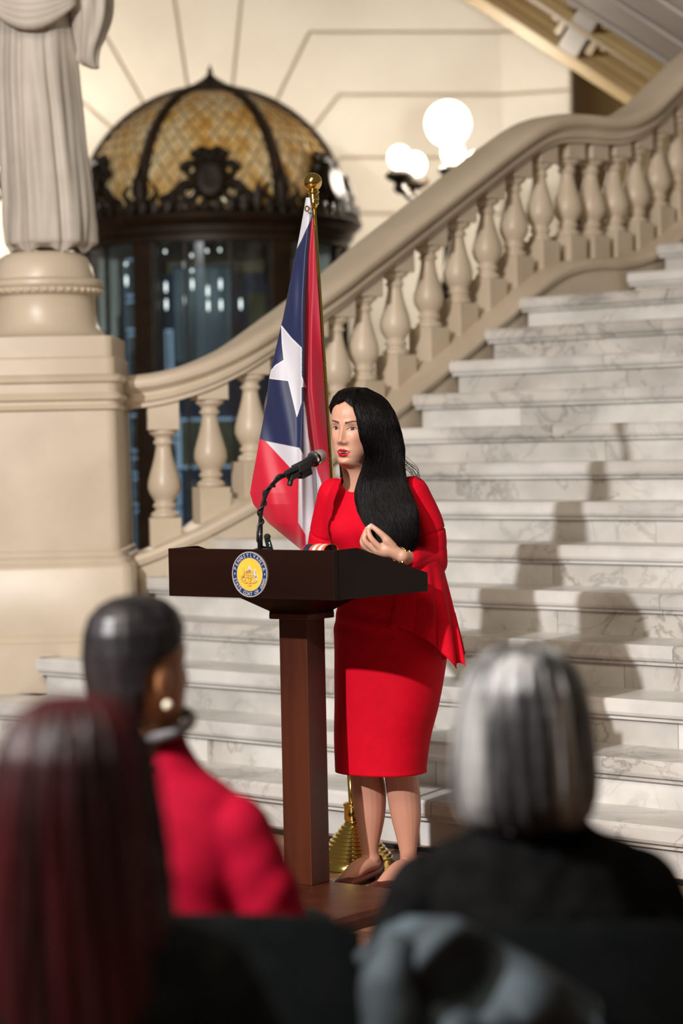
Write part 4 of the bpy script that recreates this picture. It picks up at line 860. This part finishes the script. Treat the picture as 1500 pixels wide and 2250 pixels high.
FNG = [([(838, 1207), (817, 1185), (810, 1170), (809.5, 1157)], -.006, .0098), ([(829, 1213), (803, 1190), (801, 1174), (806, 1160)], .010, .0098), ([(818, 1213), (797, 1196), (797, 1181), (803.5, 1165)], .024, .0090), ([(809, 1210), (797, 1200), (798, 1187), (803, 1172)], .037, .0080)]
TIPS = []
for pts, k, r in FNG:
    limb(core, [h_(*pts[0], k), h_(*pts[1], k - .004), h_(*pts[2], k), h_(*pts[3], k + .004)], [r * 1.15, r * 1.05, r * .92, r * .66], 12, 6); TIPS.append(h_(pts[3][0], pts[3][1] - 2, k))
limb(core, [h_(853, 1188, -.008), h_(836, 1172, -.012), h_(822, 1160, -.008), h_(815, 1153.5, -.004)], [.0135, .0112, .0092, .0064], 12, 6); TIPS.append(h_(814, 1151, -.004))
# right hand resting on the desk
hr = ra_wr; limb(core, [hr, hr + [.02, -.05, -.005], hr + [.025, -.085, -.008]], [.022, .026, .022])
for i in range(4): limb(core, [hr + [-.005 + .018 * i, -.085, -.008], hr + [-.008 + .021 * i, -.125, -.002], hr + [-.008 + .022 * i, -.160 + .006 * abs(i - 1.5), -.022]], [.0098, .009, .007], 10)
limb(core, [hr + [.04, -.045, -.01], hr + [.062, -.08, -.012], hr + [.062, -.108, -.018]], [.012, .010, .007], 10)
bodyme = remesh(core, 'body', .0034, 5, .5)
nb = len(bodyme.vertices); bv = np.empty(nb * 3, dtype=np.float32); bodyme.vertices.foreach_get('co', bv); bv = bv.reshape(-1, 3)
bf = [tuple(p.vertices) for p in bodyme.polygons]; bpy.data.meshes.remove(bodyme)
bc_ = np.tile(SKINC, (nb, 1)); bc_[bv[:, 2] < .8] = np.array([.58, .285, .20])
for t in TIPS:
    dd_ = np.linalg.norm(bv - t, axis=1); bc_[dd_ < .0065] = (.72, .52, .46)
full = MB(); full.v = [tuple(map(float, q)) for q in bv]; full.f = bf; full.add(hm.v, hm.f)
me = full.mesh('body'); a = me.color_attributes.new('col', 'FLOAT_COLOR', 'POINT'); allc = np.r_[np.c_[bc_, np.ones(nb)], np.array(hcol)].astype(np.float32)
if len(me.vertices) == len(allc): a.data.foreach_set('color', allc.ravel())
link('body', me, M_SKIN, spk, smooth=True)

# dress: one cloth from neckline to hem
DR_ = [(.394, -.042, .165, -.138, .130), (.42, -.042, .166, -.139, .131), (.52, -.034, .176, -.144, .140), (.62, -.018, .190, -.148, .152), (.72, -.008, .200, -.150, .165), (.82, 0, .206, -.150, .172), (.90, 0, .205, -.148, .168), (.98, 0, .180, -.142, .140), (1.05, 0, .158, -.138, .110), (1.10, 0, .152, -.138, .098)] + [(a, b, c_ + .010, f_ - .008, g_ + .010) for a, b, c_, f_, g_ in BODY[4:]]
fine = np.array(spline([np.array(t, float) for t in DR_], 7)); NA = 120; NR = 150
def dress_pt(z, a):
    cx, w_, f_, b_ = (float(np.interp(z, fine[:, 0], fine[:, q])) for q in (1, 2, 3, 4)); cy = (f_ + b_) / 2; hd_ = (b_ - f_) / 2
    s, c = math.sin(a), math.cos(a); e = 2.2; k = (abs(s) ** e + abs(c) ** e) ** (-1 / e); x = cx + w_ * k * s; y = cy - hd_ * k * c
    if c > 0:
        for bx_ in (-.090, .066): y -= .028 * math.exp(-((x - bx_) / .058) ** 2 - ((z - 1.235) / .055) ** 2)
    if z < .9: y += .004 * math.sin(5 * a) * (1 - abs(z - .65) / .3 if abs(z - .65) < .3 else 0)
    y += -.0035 * math.sin(z * 90 + 3 * a) * math.exp(-((z - .93) / .05) ** 2)          # soft creases at the hips
    return (x, y, z)
cols_ = []
for j in range(NA):
    a = 2 * math.pi * j / NA; zt = 1.462
    for z in np.arange(1.30, 1.462, .002):
        x, y, _ = dress_pt(z, a); lim = 1.372 + 5.0 * (x + .022) ** 2 if y < -.055 else 1.372 + 5.0 * (x + .022) ** 2 + (y + .055) * .9
        if z > min(lim, 1.445) and abs(x + .022) < .135: zt = z; break
    cols_.append([dress_pt(.394 + (zt - .394) * q / NR, a) for q in range(NR + 1)])
m = MB(); m.rings([[cols_[j][q] for j in range(NA)] for q in range(NR + 1)], False)
dr = obj('dress', m, M_RED, spk, smooth=True); s_ = dr.modifiers.new('thick', 'SOLIDIFY'); s_.thickness = .004; s_.offset = 0
dr['label'] = 'red knee-length dress'
def sleeve(sh, mid, el, wr, name, r=(.060, .0585, .054, .049, .043)):
    m = MB(); limb(m, [sh, sh * .5 + el * .5 + mid, el], [r[0], r[1], r[2]], 22, 9); limb(m, [el, el * .5 + wr * .5, wr], [r[2], r[3], r[4]], 22, 9)
    me = remesh(m, name, .005, 8, .5)
    # crease rings near the elbow
    v = np.empty(len(me.vertices) * 3, dtype=np.float32); me.vertices.foreach_get('co', v); v = v.reshape(-1, 3); nrm = np.empty(len(me.vertices) * 3, dtype=np.float32); me.vertices.foreach_get('normal', nrm); nrm = nrm.reshape(-1, 3)
    t = ((v - sh) @ (el - sh)) / np.dot(el - sh, el - sh); amp = -.005 * np.exp(-((t - .58) / .012) ** 2) - .0015 * np.exp(-((t - .85) / .03) ** 2)
    v += nrm * amp[:, None]; me.vertices.foreach_set('co', v.ravel()); return link(name, me, M_RED, spk, smooth=True)
sleeve(ra_sh + [.012, 0, -.008], np.array([-.012, .01, 0]), ra_el, ra_el * .35 + ra_wr * .65, 'sleeve')
sleeve(la_sh + [-.012, 0, -.008], np.array([.016, .012, 0]), la_el + [.004, 0, 0], la_el * .30 + la_wr * .70, 'sleeve')
# bell of the left sleeve hanging open below the forearm
top = []; bot = []; NB = 90; ed = (la_wr - la_el); n_ = np.cross(ed, [0, 0, 1]); n_ /= np.linalg.norm(n_)
tipo = wl(1002, 1434, .06); tipi = wl(944, 1452, .00); tipf = wl(880, 1400, -.13)
for j in range(NB):
    a = 2 * math.pi * j / NB; u = .5 + .5 * math.cos(a)
    p = la_el + ed * (u * .92 - .20) + n_ * (.050 * math.sin(a)) + np.array([0, 0, .004]); top.append(p)
    ctr = tipo * .5 + tipf * .5; axv = (tipf - tipo) / 2
    q = ctr + axv * math.cos(a) + n_ * (.085 * math.sin(a)); q = q + n_ * .020 * math.sin(9 * a) + axv / np.linalg.norm(axv) * .012 * math.sin(8 * a + 1)
    q[2] = np.interp(u, [0, .18, .4, .7, 1], [tipo[2], tipo[2] - .035, tipo[2] - .045, tipo[2] + .02, tipf[2] + .03]) + .010 * math.sin(9 * a + .6); bot.append(q)
rr = []
for i in range(25):
    t = i / 24; rr.append([np.array(top[j]) * (1 - t) + np.array(bot[j]) * t + np.array([0, 0, -.02 * math.sin(math.pi * t)]) + n_ * (.010 * math.sin(math.pi * t) * math.copysign(1, math.sin(2 * math.pi * j / NB + 1e-6))) for j in range(NB)])
bs = obj('bell_sleeve', MB().rings(rr, False), M_RED, spk, smooth=True); s_ = bs.modifiers.new('thick', 'SOLIDIFY'); s_.thickness = .003
# shoes
M_SHOE = mat('dark_pump', (.10, .022, .015), (.07, .016, .012), .3, scale=10)
for s in (-1, 1):
    kp, ak = LEG[s]; m = MB(); rr = []
    for y, z, w_, h0, h1 in ((.056, .045, .008, -.010, .040), (.050, .040, .026, -.025, .046), (.030, .032, .034, -.022, .036), (-.02, .028, .035, -.018, .014), (-.09, .022, .040, -.018, .010), (-.15, .018, .040, -.016, .020), (-.195, .014, .030, -.012, .018), (-.222, .012, .008, -.008, .010)):
        rr.append([(ak[0] + w_ * math.cos(a), ak[1] + y, z + (h1 if math.sin(a) > 0 else -h0) * math.sin(a)) for a in np.linspace(0, 2 * math.pi, 16, endpoint=False)])
    m.rings(rr); m.box(ak[0] - .022, ak[0] + .022, ak[1] + .0, ak[1] + .048, 0, .018); obj('shoe', m, M_SHOE, spk, smooth='auto')
# wristwatch and bracelet
def ringlink(c, axv, r, n, sz, name, m_, par):
    axv = axv / np.linalg.norm(axv); u = np.cross(axv, [0, 0, 1]); u /= np.linalg.norm(u); v = np.cross(axv, u); m = MB()
    for j in range(n):
        a = 2 * math.pi * j / n; p = c + (u * math.cos(a) + v * math.sin(a)) * r; t = -u * math.sin(a) + v * math.cos(a); w = u * math.cos(a) + v * math.sin(a); vs = []
        for e in (-1, 1):
            for f in (-1, 1):
                for g_ in (-1, 1): vs.append(p + axv * e * sz[0] + t * f * sz[1] + w * g_ * sz[2])
        m.add(vs, [(0, 1, 3, 2), (4, 6, 7, 5), (0, 4, 5, 1), (2, 3, 7, 6), (0, 2, 6, 4), (1, 5, 7, 3)])
    return obj(name, m, m_, par, bevel=.0006)
wc = h_(879, 1220, .004); wa = la_wr - la_el
wt = ringlink(wc, wa, .0268, 22, (.0075, .0030, .0016), 'wristwatch', M_BRASS, spk)
ringlink(wc + wa / np.linalg.norm(wa) * .009, wa, .0265, 22, (.0012, .0030, .0018), 'bracelet_edge', M_BRASSD, wt)
cdir = np.array([.45, -.55, -.70]); cdir -= wa * (cdir @ wa) / (wa @ wa); cdir /= np.linalg.norm(cdir); cw = wc + cdir * .0265; obj('watch_case', MB().tube([cw - cdir * .004, cw + cdir * .003, cw + cdir * .0045], [.0115, .0115, .0095], 18), M_BRASS, wt, smooth='auto')
ringlink(wc - wa / np.linalg.norm(wa) * .018, wa, .0300, 40, (.0014, .0019, .0014), 'bracelet', mat('pale_gold_beads', (.85, .70, .48), rough=.3, metal=.7), spk)

# hair -----------------------------------------------------------------
def hshell(tab, open_fn, nz=60, na=110, rip=.003, seed=0, top=.132, part=None):
    """hair round the head as a shell left open at the face; tab: z, half width, front, back"""
    rn = random.Random(seed); phs = [rn.uniform(0, 6.28) for _ in range(6)]; rr = []
    zz = [t[0] for t in tab]; z0, z1 = min(zz), max(zz); T = sorted(tab)
    for i in range(nz + 1):
        t = i / nz; z = z1 - (z1 - z0) * (t ** 1.35 if t < .5 else (t ** 1.35)); w_, f_, b_ = smooth_tab(T, z); o = math.radians(open_fn(z)); o2 = math.radians(open_fn(z, True) if open_fn.__code__.co_argcount > 1 else open_fn(z)); ring = []
        for j in range(na + 1):
            a = o + (2 * math.pi - o - o2) * j / na; s, c = math.sin(a), math.cos(a); e = 2.15; k = (abs(s) ** e + abs(c) ** e) ** (-1 / e)
            q = 1 + rip / max(w_, .02) * (math.sin(23 * a + phs[0] + 9 * z) + .7 * math.sin(41 * a + phs[1] - 14 * z) + .5 * math.sin(67 * a + phs[2]))
            ring.append((w_ * k * s * q, (-abs(f_) if c > 0 else abs(b_)) * k * abs(c) * q, z))
        rr.append(ring)
    return MB().rings(rr, False, False)
hair = MB()
CAP = [(.139, .006, -.006, .012), (.135, .034, -.036, .046), (.124, .055, -.062, .072), (.105, .072, -.082, .094), (.075, .084, -.096, .108), (.04, .090, -.100, .115), (0, .0915, -.098, .117), (-.05, .090, -.09, .115), (-.10, .086, -.08, .110), (-.15, .082, -.07, .105), (-.22, .080, -.06, .104), (-.30, .088, -.06, .110), (-.36, .080, -.06, .106)]
def opn(z, right=False):                    # opening angle from straight ahead, her left side / her right side
    if right: return float(np.interp(z, [-.36, -.14, -.05, .0, .04, .07, .086, .094, .100], [118, 110, 106, 100, 88, 60, 32, 12, 0]))
    return float(np.interp(z, [-.36, -.2, -.10, -.06, -.02, .03, .06, .08, .092, .100], [60, 60, 58, 58, 56, 48, 36, 22, 8, 0]))
hs = hshell(CAP, opn, 80, 150, .0008, 3); hv = MB(); hv.v = hs.v; hv.f = hs.f
xform(hv, HR, HC); hair.add(hv.v, hv.f)
ob = obj('hair', hair, M_HAIRB, spk, smooth=True); s_ = ob.modifiers.new('thick', 'SOLIDIFY'); s_.thickness = .010; s_.offset = -1
ob['label'] = 'long wavy black hair swept over one shoulder'
# the long fall of hair over her left shoulder: outline left/right in rows going down, a little in front of the chest
FALL = [(856, 782, 812, -.11), (868, 771, 836, -.13), (885, 772, 855, -.150), (905, 777, 868, -.155), (928, 785, 877, -.155), (952, 790, 883, -.150), (985, 802, 887, -.145), (1015, 794, 886, -.150), (1050, 787, 898, -.150), (1085, 784, 911, -.165), (1120, 789, 916, -.178), (1150, 800, 914, -.180), (1180, 813, 911, -.178), (1200, 826, 908, -.172), (1214, 850, 904, -.165)]
def fall_pt(t, u, k=0.):
    y = np.interp(t, np.linspace(0, 1, len(FALL)), [f[0] for f in FALL]); a = np.interp(y, [f[0] for f in FALL], [f[1] for f in FALL]); b = np.interp(y, [f[0] for f in FALL], [f[2] for f in FALL]); dep = np.interp(y, [f[0] for f in FALL], [f[3] for f in FALL])
    bul = math.sqrt(max(0, 1 - (2 * u - 1) ** 2)); wv = min(1, max(0, (y - 960) / 60)); x = a + (b - a) * u + wv * (6.5 * math.sin((y - 960) / 31 + 1.2 * u))
    up_ = min(1, max(0, (1010 - y) / 50)); return wl(x, y, dep + .075 * (u - .45) * (1 + 1.0 * up_)) + np.array([.611, -.791, 0]) * ((.030 + .016 * up_) * bul + k + .012 * up_ * (1 - u))
m = MB(); rr = []
for i in range(70):
    t = i / 69; ring = []
    for j in range(60):
        u = .5 - .5 * math.cos(math.pi * j / 59 * 1.0); ring.append(fall_pt(t, u, .0025 * math.sin(u * 34 + 5 * math.sin(t * 7)) + .001 * math.sin(u * 61 + 9 * t)))
    back = [fall_pt(t, u, -.045 - .03 * math.sin(math.pi * u)) for u in np.linspace(1, 0, 20)[1:-1]]
    rr.append(ring + back)
m.rings(rr); fo_ = obj('hair_fall', m, M_HAIRB, ob, smooth=True)
rn = random.Random(11); m = MB()
for i in range(1150):
    u0 = rn.random(); t0 = rn.uniform(0, .35) if i % 3 else 0; t1 = rn.uniform(.72, 1.06); ph_ = u0 * 9 + rn.uniform(-.5, .5); am = rn.uniform(.010, .060); k0 = rn.uniform(.000, .005); pts = []
    for t in np.linspace(t0, min(t1, 1), 20):
        u = min(1.015, max(-.015, u0 + am * math.sin(t * 12 + ph_) + .045 * math.sin(t * 8 + .5 + u0))); pts.append(fall_pt(t, u, k0 + .002) + (np.array([0, 0, -.012]) * max(0, t1 - 1) * 20))
    m.tube(pts, [.0011 * min(1, (1 - q) * 6 + .2) for q in np.linspace(0, 1, 20)], 4)
for i in range(170):                         # strands over the crown, swept from the parting to her left and back
    a0 = rn.uniform(-20, 200); pts = []
    for t in np.linspace(.03, 1, 14):
        z = .136 - .25 * t ** 1.5; w_, f_, b_ = smooth_tab(sorted(CAP), z); a = math.radians(max(a0 * (1 - .12 * t), opn(z) + 1) if a0 > -30 else 0); s, c = math.sin(a), math.cos(a); k = (abs(s) ** 2.15 + abs(c) ** 2.15) ** (-1 / 2.15)
        pts.append(HR @ np.array([w_ * k * s * 1.012, (-abs(f_) if c > 0 else abs(b_)) * k * abs(c) * 1.012, z]) + HC)
    m.tube(pts, [.0021] * 12 + [.0015, .0006], 5)
for i in range(16):                          # flyaway wisps at the back
    y0 = rn.uniform(995, 1030); pts = [wl(882 + 2 * i * .2, y0, -.05), wl(895 + rn.uniform(0, 8), y0 + 12, -.05), wl(906 + rn.uniform(0, 14), y0 + 28, -.05), wl(912 + rn.uniform(0, 16), y0 + 48, -.05)]
    m.tube(spline(pts, 4), .0007, 4)
obj('hair_strands', m, M_HAIRB, ob, smooth=True)

# ================================================================== AUDIENCE
M_SUIT = mat('black_wool', (.004, .004, .0042), (.007, .007, .0073), .9, scale=30, bump=.2, bscale=300, spec=.02)
M_TROUS = mat('dark_trousers', (.008, .008, .010), (.014, .014, .016), .8, scale=30)
M_CHAIR = mat('black_chair', (.0025, .0035, .0035), (.004, .005, .005), .85, scale=20, spec=.05); M_STEEL = mat('chair_steel', (.05, .05, .055), rough=.3, metal=.9)
def chair(px, d, yaw, label, w=.46, top=.80, z0=.47):
    c0 = G(px, d); th = 132.7 - yaw + 90; t = thing('chair', label, 'chair', (c0[0], c0[1], 0), th, 'audience chairs')
    obj('seat', MB().rings([[(sx * (w / 2 - e), sy * .22 - e * sy, z) for sx, sy in ((-1, -1), (1, -1), (1, 1), (-1, 1))] for e, z in ((.02, z0 - .05), (0, z0 - .04), (0, z0 - .01), (.015, z0))]), M_CHAIR, t, bevel=.01)
    rr = []
    for i in range(13):
        a = -1 + i / 6; x = w / 2 * a; cv = .03 * a * a; rr.append([(x, .235 - cv + q * .018 + .02 * 0, z) for q, z in ((0, z0 + .10), (0, top - .025 - .03 * a ** 4), (.5, top - .005 - .03 * a ** 4), (1, top - .025 - .03 * a ** 4), (1, z0 + .10))])
    obj('backrest', MB().rings(rr), M_CHAIR, t, smooth='auto')
    for sx in (-1, 1):
        obj('leg', MB().tube([(sx * w / 2 * .92, -.20, z0 - .04), (sx * w / 2, -.23, 0)], .012, 10), M_STEEL, t)
        obj('leg', MB().tube([(sx * w / 2 * .92, .24, z0 + .14), (sx * w / 2 * .92, .22, z0 - .02), (sx * w / 2, .27, 0)], .012, 10), M_STEEL, t)
    return t
def seated(px, d, yaw, label, top_z, hpx, hd, hyaw, cloth, shw=.19, skin=(.45, .24, .15), lean=0., ck=.055, shz=None, tilt=0., fat=1.):
    """person sitting with the back to the camera; yaw = degrees to the right of straight away"""
    c0 = G(px, d); th = 132.7 - yaw + 90; t = thing('person', label, 'person', (c0[0], c0[1], 0), th, None)
    Ri = Rz(th).T; hw = P(hpx, 1000, hd); hc = Ri @ (hw - np.array([c0[0], c0[1], 0])); hc[2] = top_z - .125
    sz_ = shz or hc[2] - .24; cx = hc[0] * .6
    hm, _ = head_grid(False, False); xform(hm, Rz(yaw - hyaw) @ Rx(tilt), hc)
    # continuous body: torso core, arms, hands, legs
    core = MB(); ellrings(core, [(.44, 0, .17 * fat, -.13, .13), (.58, 0, .15 * fat, -.12, .11), (.72, cx * .4, .15 * fat, -.13, .10), (.84 if sz_ > .88 else sz_ - .06, cx * .7, .165 * fat, -.12, .10), (sz_, cx, .12, -.08, .08), (sz_ + .05, cx, .06, -.05, .07)], 28)
    limb(core, [(cx, hc[1] * .5 + .02, sz_), (hc[0], hc[1] + .02, hc[2] - .12)], [.055, .052])
    jk = MB(); ellrings(jk, [(.46, 0, .205 * fat, -.17, .16), (.58, 0, .185 * fat, -.15, .145), (.70, cx * .4, .185 * fat, -.155, .135), (sz_ - .12, cx * .8, .198 * fat, -.14, .128), (sz_ - .055, cx, .190 * fat, -.115, .112), (sz_ - .005, cx, .168 * fat, -.085, .100), (sz_ + ck * .30, cx, .110, -.06, .092), (sz_ + ck * .65, cx * 1.1, .080, -.05, .084), (sz_ + ck, cx * 1.2, .070, -.045, .076)], 40)
    tr = MB()
    for s in (-1, 1):
        sh = np.array([cx + s * (shw - .035), .0, sz_ - .068]); el = np.array([cx * .6 + s * (shw + .045), -.05, sz_ - .32]); wr = np.array([s * .12, -.30, .60])
        limb(core, [sh, (sh + el) / 2, el, (el + wr) / 2, wr, wr + [-s * .03, -.07, -.01]], [.05, .045, .04, .034, .026, .028])
        for i in range(4): limb(core, [wr + [-s * (.005 + .016 * i), -.075, -.005], wr + [-s * (.01 + .018 * i), -.12, -.01], wr + [-s * (.012 + .018 * i), -.15, -.035]], [.010, .009, .007], 8)
        limb(core, [wr + [-s * .045, -.04, 0], wr + [-s * .075, -.07, 0]], [.012, .009], 8)
        limb(jk, [sh, (sh + el) / 2 + [s * .014, .01, 0], el], [.064, .062, .056], 20); limb(jk, [el, (el + wr) / 2, wr], [.056, .05, .042], 20)
        limb(core, [(s * .09, 0, .52), (s * .11, -.42, .52), (s * .11, -.44, .30), (s * .11, -.40, .09)], [.08, .058, .05, .035]); limb(core, [(s * .11, -.39, .05), (s * .11, -.52, .035)], [.034, .03])
        limb(tr, [(s * .09, .03, .535), (s * .10, -.2, .54), (s * .11, -.43, .53)], [.105, .092, .075], 18); limb(tr, [(s * .11, -.44, .52), (s * .11, -.43, .3), (s * .11, -.41, .10)], [.074, .068, .058], 18)
        limb(sh_ := MB(), [(s * .11, -.37, .04), (s * .11, -.46, .04), (s * .11, -.58, .03)], [.038, .04, .028], 14); obj('shoe', sh_, M_BLACK, t, smooth=True)
    bm_ = remesh(core, 'body', .008, 4); bv = np.empty(len(bm_.vertices) * 3, dtype=np.float32); bm_.vertices.foreach_get('co', bv); f = MB(); f.v = [tuple(map(float, q)) for q in bv.reshape(-1, 3)]; f.f = [tuple(p.vertices) for p in bm_.polygons]; f.add(hm.v, hm.f); bpy.data.meshes.remove(bm_)
    me = f.mesh('body'); paint(me, lambda v: np.tile(np.array(skin), (len(v), 1))); link('body', me, M_SKIN, t, smooth=True)
    jm = remesh(jk, 'jacket', .0085, 8); v = np.empty(len(jm.vertices) * 3, dtype=np.float32); jm.vertices.foreach_get('co', v); v = v.reshape(-1, 3); nr = np.empty(v.size, dtype=np.float32); jm.vertices.foreach_get('normal', nr)
    v += nr.reshape(-1, 3) * (.0022 * np.sin(v[:, 2] * 55 + 14 * v[:, 0] + 3 * np.sin(v[:, 0] * 23)) * np.sin(v[:, 0] * 19 + v[:, 2] * 12 + 1))[:, None]; jm.vertices.foreach_set('co', v.ravel()); link('jacket', jm, cloth, t, smooth=True); link('trousers', remesh(tr, 'trousers', .011, 4), M_TROUS, t, smooth=True)
    return t, hc, Rz(yaw - hyaw) @ Rx(tilt), sz_, cx
def add_hair(t, shell, m_, hc, R, thick, name='hair', smooth=True):
    xform(shell, R, hc); o = obj(name, shell, m_, t, smooth=smooth); s_ = o.modifiers.new('thick', 'SOLIDIFY'); s_.thickness = thick; s_.offset = -1; return o

# --- woman with dark pulled-back hair and a red jacket
M_DKHAIR = mat('dark_sleek_hair', (.006, .005, .006), (.024, .019, .021), .40, scale=26, detail=3, stretch=(1, 1, .3), spec=.5, bump=.1, bscale=60)
M_REDJ = mat('red_jacket', (.31, .0, .018), (.26, .0, .014), .85, scale=20, bump=.1, bscale=200, spec=.15)
t, hc, R, sz_, cx = seated(322, 4.52, 24, 'woman with sleek dark hair and a bright red jacket sitting in the audience', 1.262, 296, 4.48, 46, M_REDJ, .205, (.42, .19, .09), shz=.905, ck=.115, tilt=-3)
HB = [(.133, .006, -.006, .012), (.129, .034, -.034, .046), (.118, .055, -.058, .072), (.098, .072, -.078, .094), (.068, .083, -.090, .106), (.03, .088, -.094, .112), (0, .0875, -.09, .113), (-.04, .085, -.085, .108), (-.075, .074, -.08, .097), (-.105, .058, -.07, .086), (-.135, .042, -.05, .072)]
def op1(z): return float(np.interp(z, [-.135, -.09, -.055, -.02, .005, .02, .035, .06, .08, .10, .112], [130, 122, 120, 118, 114, 96, 74, 52, 34, 12, 0]))
hb = add_hair(t, hshell(HB, op1, 60, 120, .0004, 5), M_DKHAIR, hc, R, .012)
obj('hair_tail', limb(MB(), [R @ q + hc for q in (np.array([0, .070, -.125]), np.array([-.02, .088, -.15]), np.array([-.03, .085, -.19]))], [.040, .034, .018], 16), M_DKHAIR, hb, smooth=True)
obj('hair_clip', limb(MB(), [R @ q + hc for q in (np.array([-.055, .078, -.138]), np.array([-.01, .108, -.132]), np.array([.035, .085, -.125]))], [.008, .010, .008], 10), mat('grey_clip', (.10, .095, .11), rough=.4), hb, smooth=True)
obj('earring', MB().ell(R @ np.array([-.086, .010, -.068]) + hc, .0085, .0085, .0085, 16, 10), mat('pearl', (.85, .76, .58), rough=.2, coat=.6), t, smooth=True)
m = MB(); pts = []
for a in np.linspace(-150, 150, 30):
    r_ = math.radians(a + 180); pts.append(np.array([cx + .080 * math.sin(r_), .014 - .078 * math.cos(r_), sz_ + .118 - .02 * math.cos(r_) * -1]))
obj('collar', MB().tube(pts, .012, 10), mat('grey_scarf', (.20, .19, .21), (.14, .13, .15), .8, scale=40), t, smooth=True)
chair(322, 4.52, 24, 'black chair under the woman in the red jacket', .48, .72)

# --- woman with a grey bob and black jacket
M_GREYH = mat('grey_hair', (.020, .020, .021), (.30, .29, .285), .45, scale=17, detail=4, stretch=(1.5, 1.5, .16), spec=.4, bump=.35, bscale=50, mid=(.42, .68))
t, hc, R, sz_, cx = seated(1186, 3.86, -4, 'woman with a grey bob and black jacket sitting in the audience', 1.205, 1140, 3.84, 14, M_SUIT, .205, (.45, .22, .11), shz=.892, ck=.075)
BOB = [(.139, .006, -.006, .012), (.135, .038, -.036, .050), (.124, .062, -.060, .077), (.102, .082, -.08, .100), (.070, .097, -.095, .116), (.03, .105, -.10, .124), (0, .109, -.10, .127), (-.04, .113, -.10, .127), (-.08, .116, -.098, .124), (-.11, .114, -.09, .118), (-.135, .105, -.08, .106), (-.152, .090, -.07, .090)]
def op2(z): return float(np.interp(z, [-.13, -.05, 0, .03, .06, .085, .102, .112], [62, 58, 54, 46, 36, 24, 8, 0]))
add_hair(t, hshell(BOB, op2, 60, 130, .0022, 8), M_GREYH, hc, R, .030)
chair(1186, 3.86, -4, 'chair with a blue-grey coat over its back under the grey-haired woman', .46, .82)
# coat hung on that chair back
M_COAT = mat('blue_grey_coat', (.005, .008, .010), (.038, .058, .072), .8, scale=9, detail=2, bump=.3, bscale=14, mid=(.40, .68))
cpx, cdd = 1060, 3.60; c0 = G(cpx, cdd); coat = thing('coat', 'crumpled blue-grey coat hung over the chair back at the bottom of the picture', 'coat', (c0[0], c0[1], 0), 132.7 - 90)
def coat_pt(px, py, dep): q = P(px, py, cdd + dep) - np.array([c0[0], c0[1], 0]); return Rz(132.7 - 90).T @ q
NUc, NVc = 70, 60; rr = []
for i in range(NVc + 1):
    v = i / NVc; row = []
    for j in range(NUc + 1):
        u = j / NUc; x = 800 + 520 * u + (20 * math.sin(v * 5) * (1 - u)); ytop = np.interp(u, [0, .08, .18, .4, .55, .75, 1], [2105, 2035, 2012, 2015, 2060, 2115, 2200]); y = ytop + (2600 - ytop) * v
        dep = -.05 - .05 * math.sin(math.pi * u) + .026 * math.sin(u * 13 + 2.2 * math.sin(v * 7)) + .020 * math.sin(v * 17 + u * 9) + .05 * math.exp(-v * 14)
        row.append(coat_pt(x, y, dep))
    rr.append(row)
o = obj('body', MB().rings(rr, False, False), M_COAT, coat, smooth=True); s_ = o.modifiers.new('thick', 'SOLIDIFY'); s_.thickness = .02; s_.offset = -1
limb(sl := MB(), [coat_pt(870, 2090, -.10), coat_pt(850, 2160, -.11), coat_pt(862, 2260, -.11), coat_pt(850, 2400, -.1), coat_pt(870, 2560, -.08)], [.028, .040, .044, .042, .04], 16); obj('sleeve', sl, M_COAT, coat, smooth=True)

# --- person with long dark red hair, nearest the camera
M_REDH = mat('dark_red_hair', (.008, .0012, .0016), (.062, .005, .008), .45, scale=14, detail=4, stretch=(1.4, 1.4, .2), spec=.4, bump=.3, bscale=40, mid=(.3, .7))
t, hc, R, sz_, cx = seated(120, 3.02, 5, 'person with long dark red hair and dark clothes nearest the camera on the left', 1.222, 150, 3.0, 12, mat('charcoal_knit', (.004, .005, .005), (.006, .0075, .0075), .9, scale=30, spec=.1), .20, shz=.94)
LONG = [(.139, .006, -.006, .012), (.135, .038, -.036, .050), (.124, .060, -.060, .075), (.102, .080, -.08, .098), (.070, .093, -.095, .114), (.03, .100, -.10, .122), (0, .104, -.10, .126), (-.05, .110, -.10, .128), (-.10, .116, -.098, .128), (-.16, .122, -.09, .126), (-.22, .126, -.08, .124), (-.28, .127, -.08, .122), (-.34, .122, -.08, .118), (-.40, .105, -.08, .110)]
add_hair(t, hshell(LONG, op2, 70, 130, .0030, 9), M_REDH, hc, R, .035)
chair(120, 3.02, 5, 'dark chair under the person with long red hair', .48, .74)
chair(508, 3.98, 8, 'empty black chair in front of the red jacket, between the red-haired person and the coat', .46, .82)
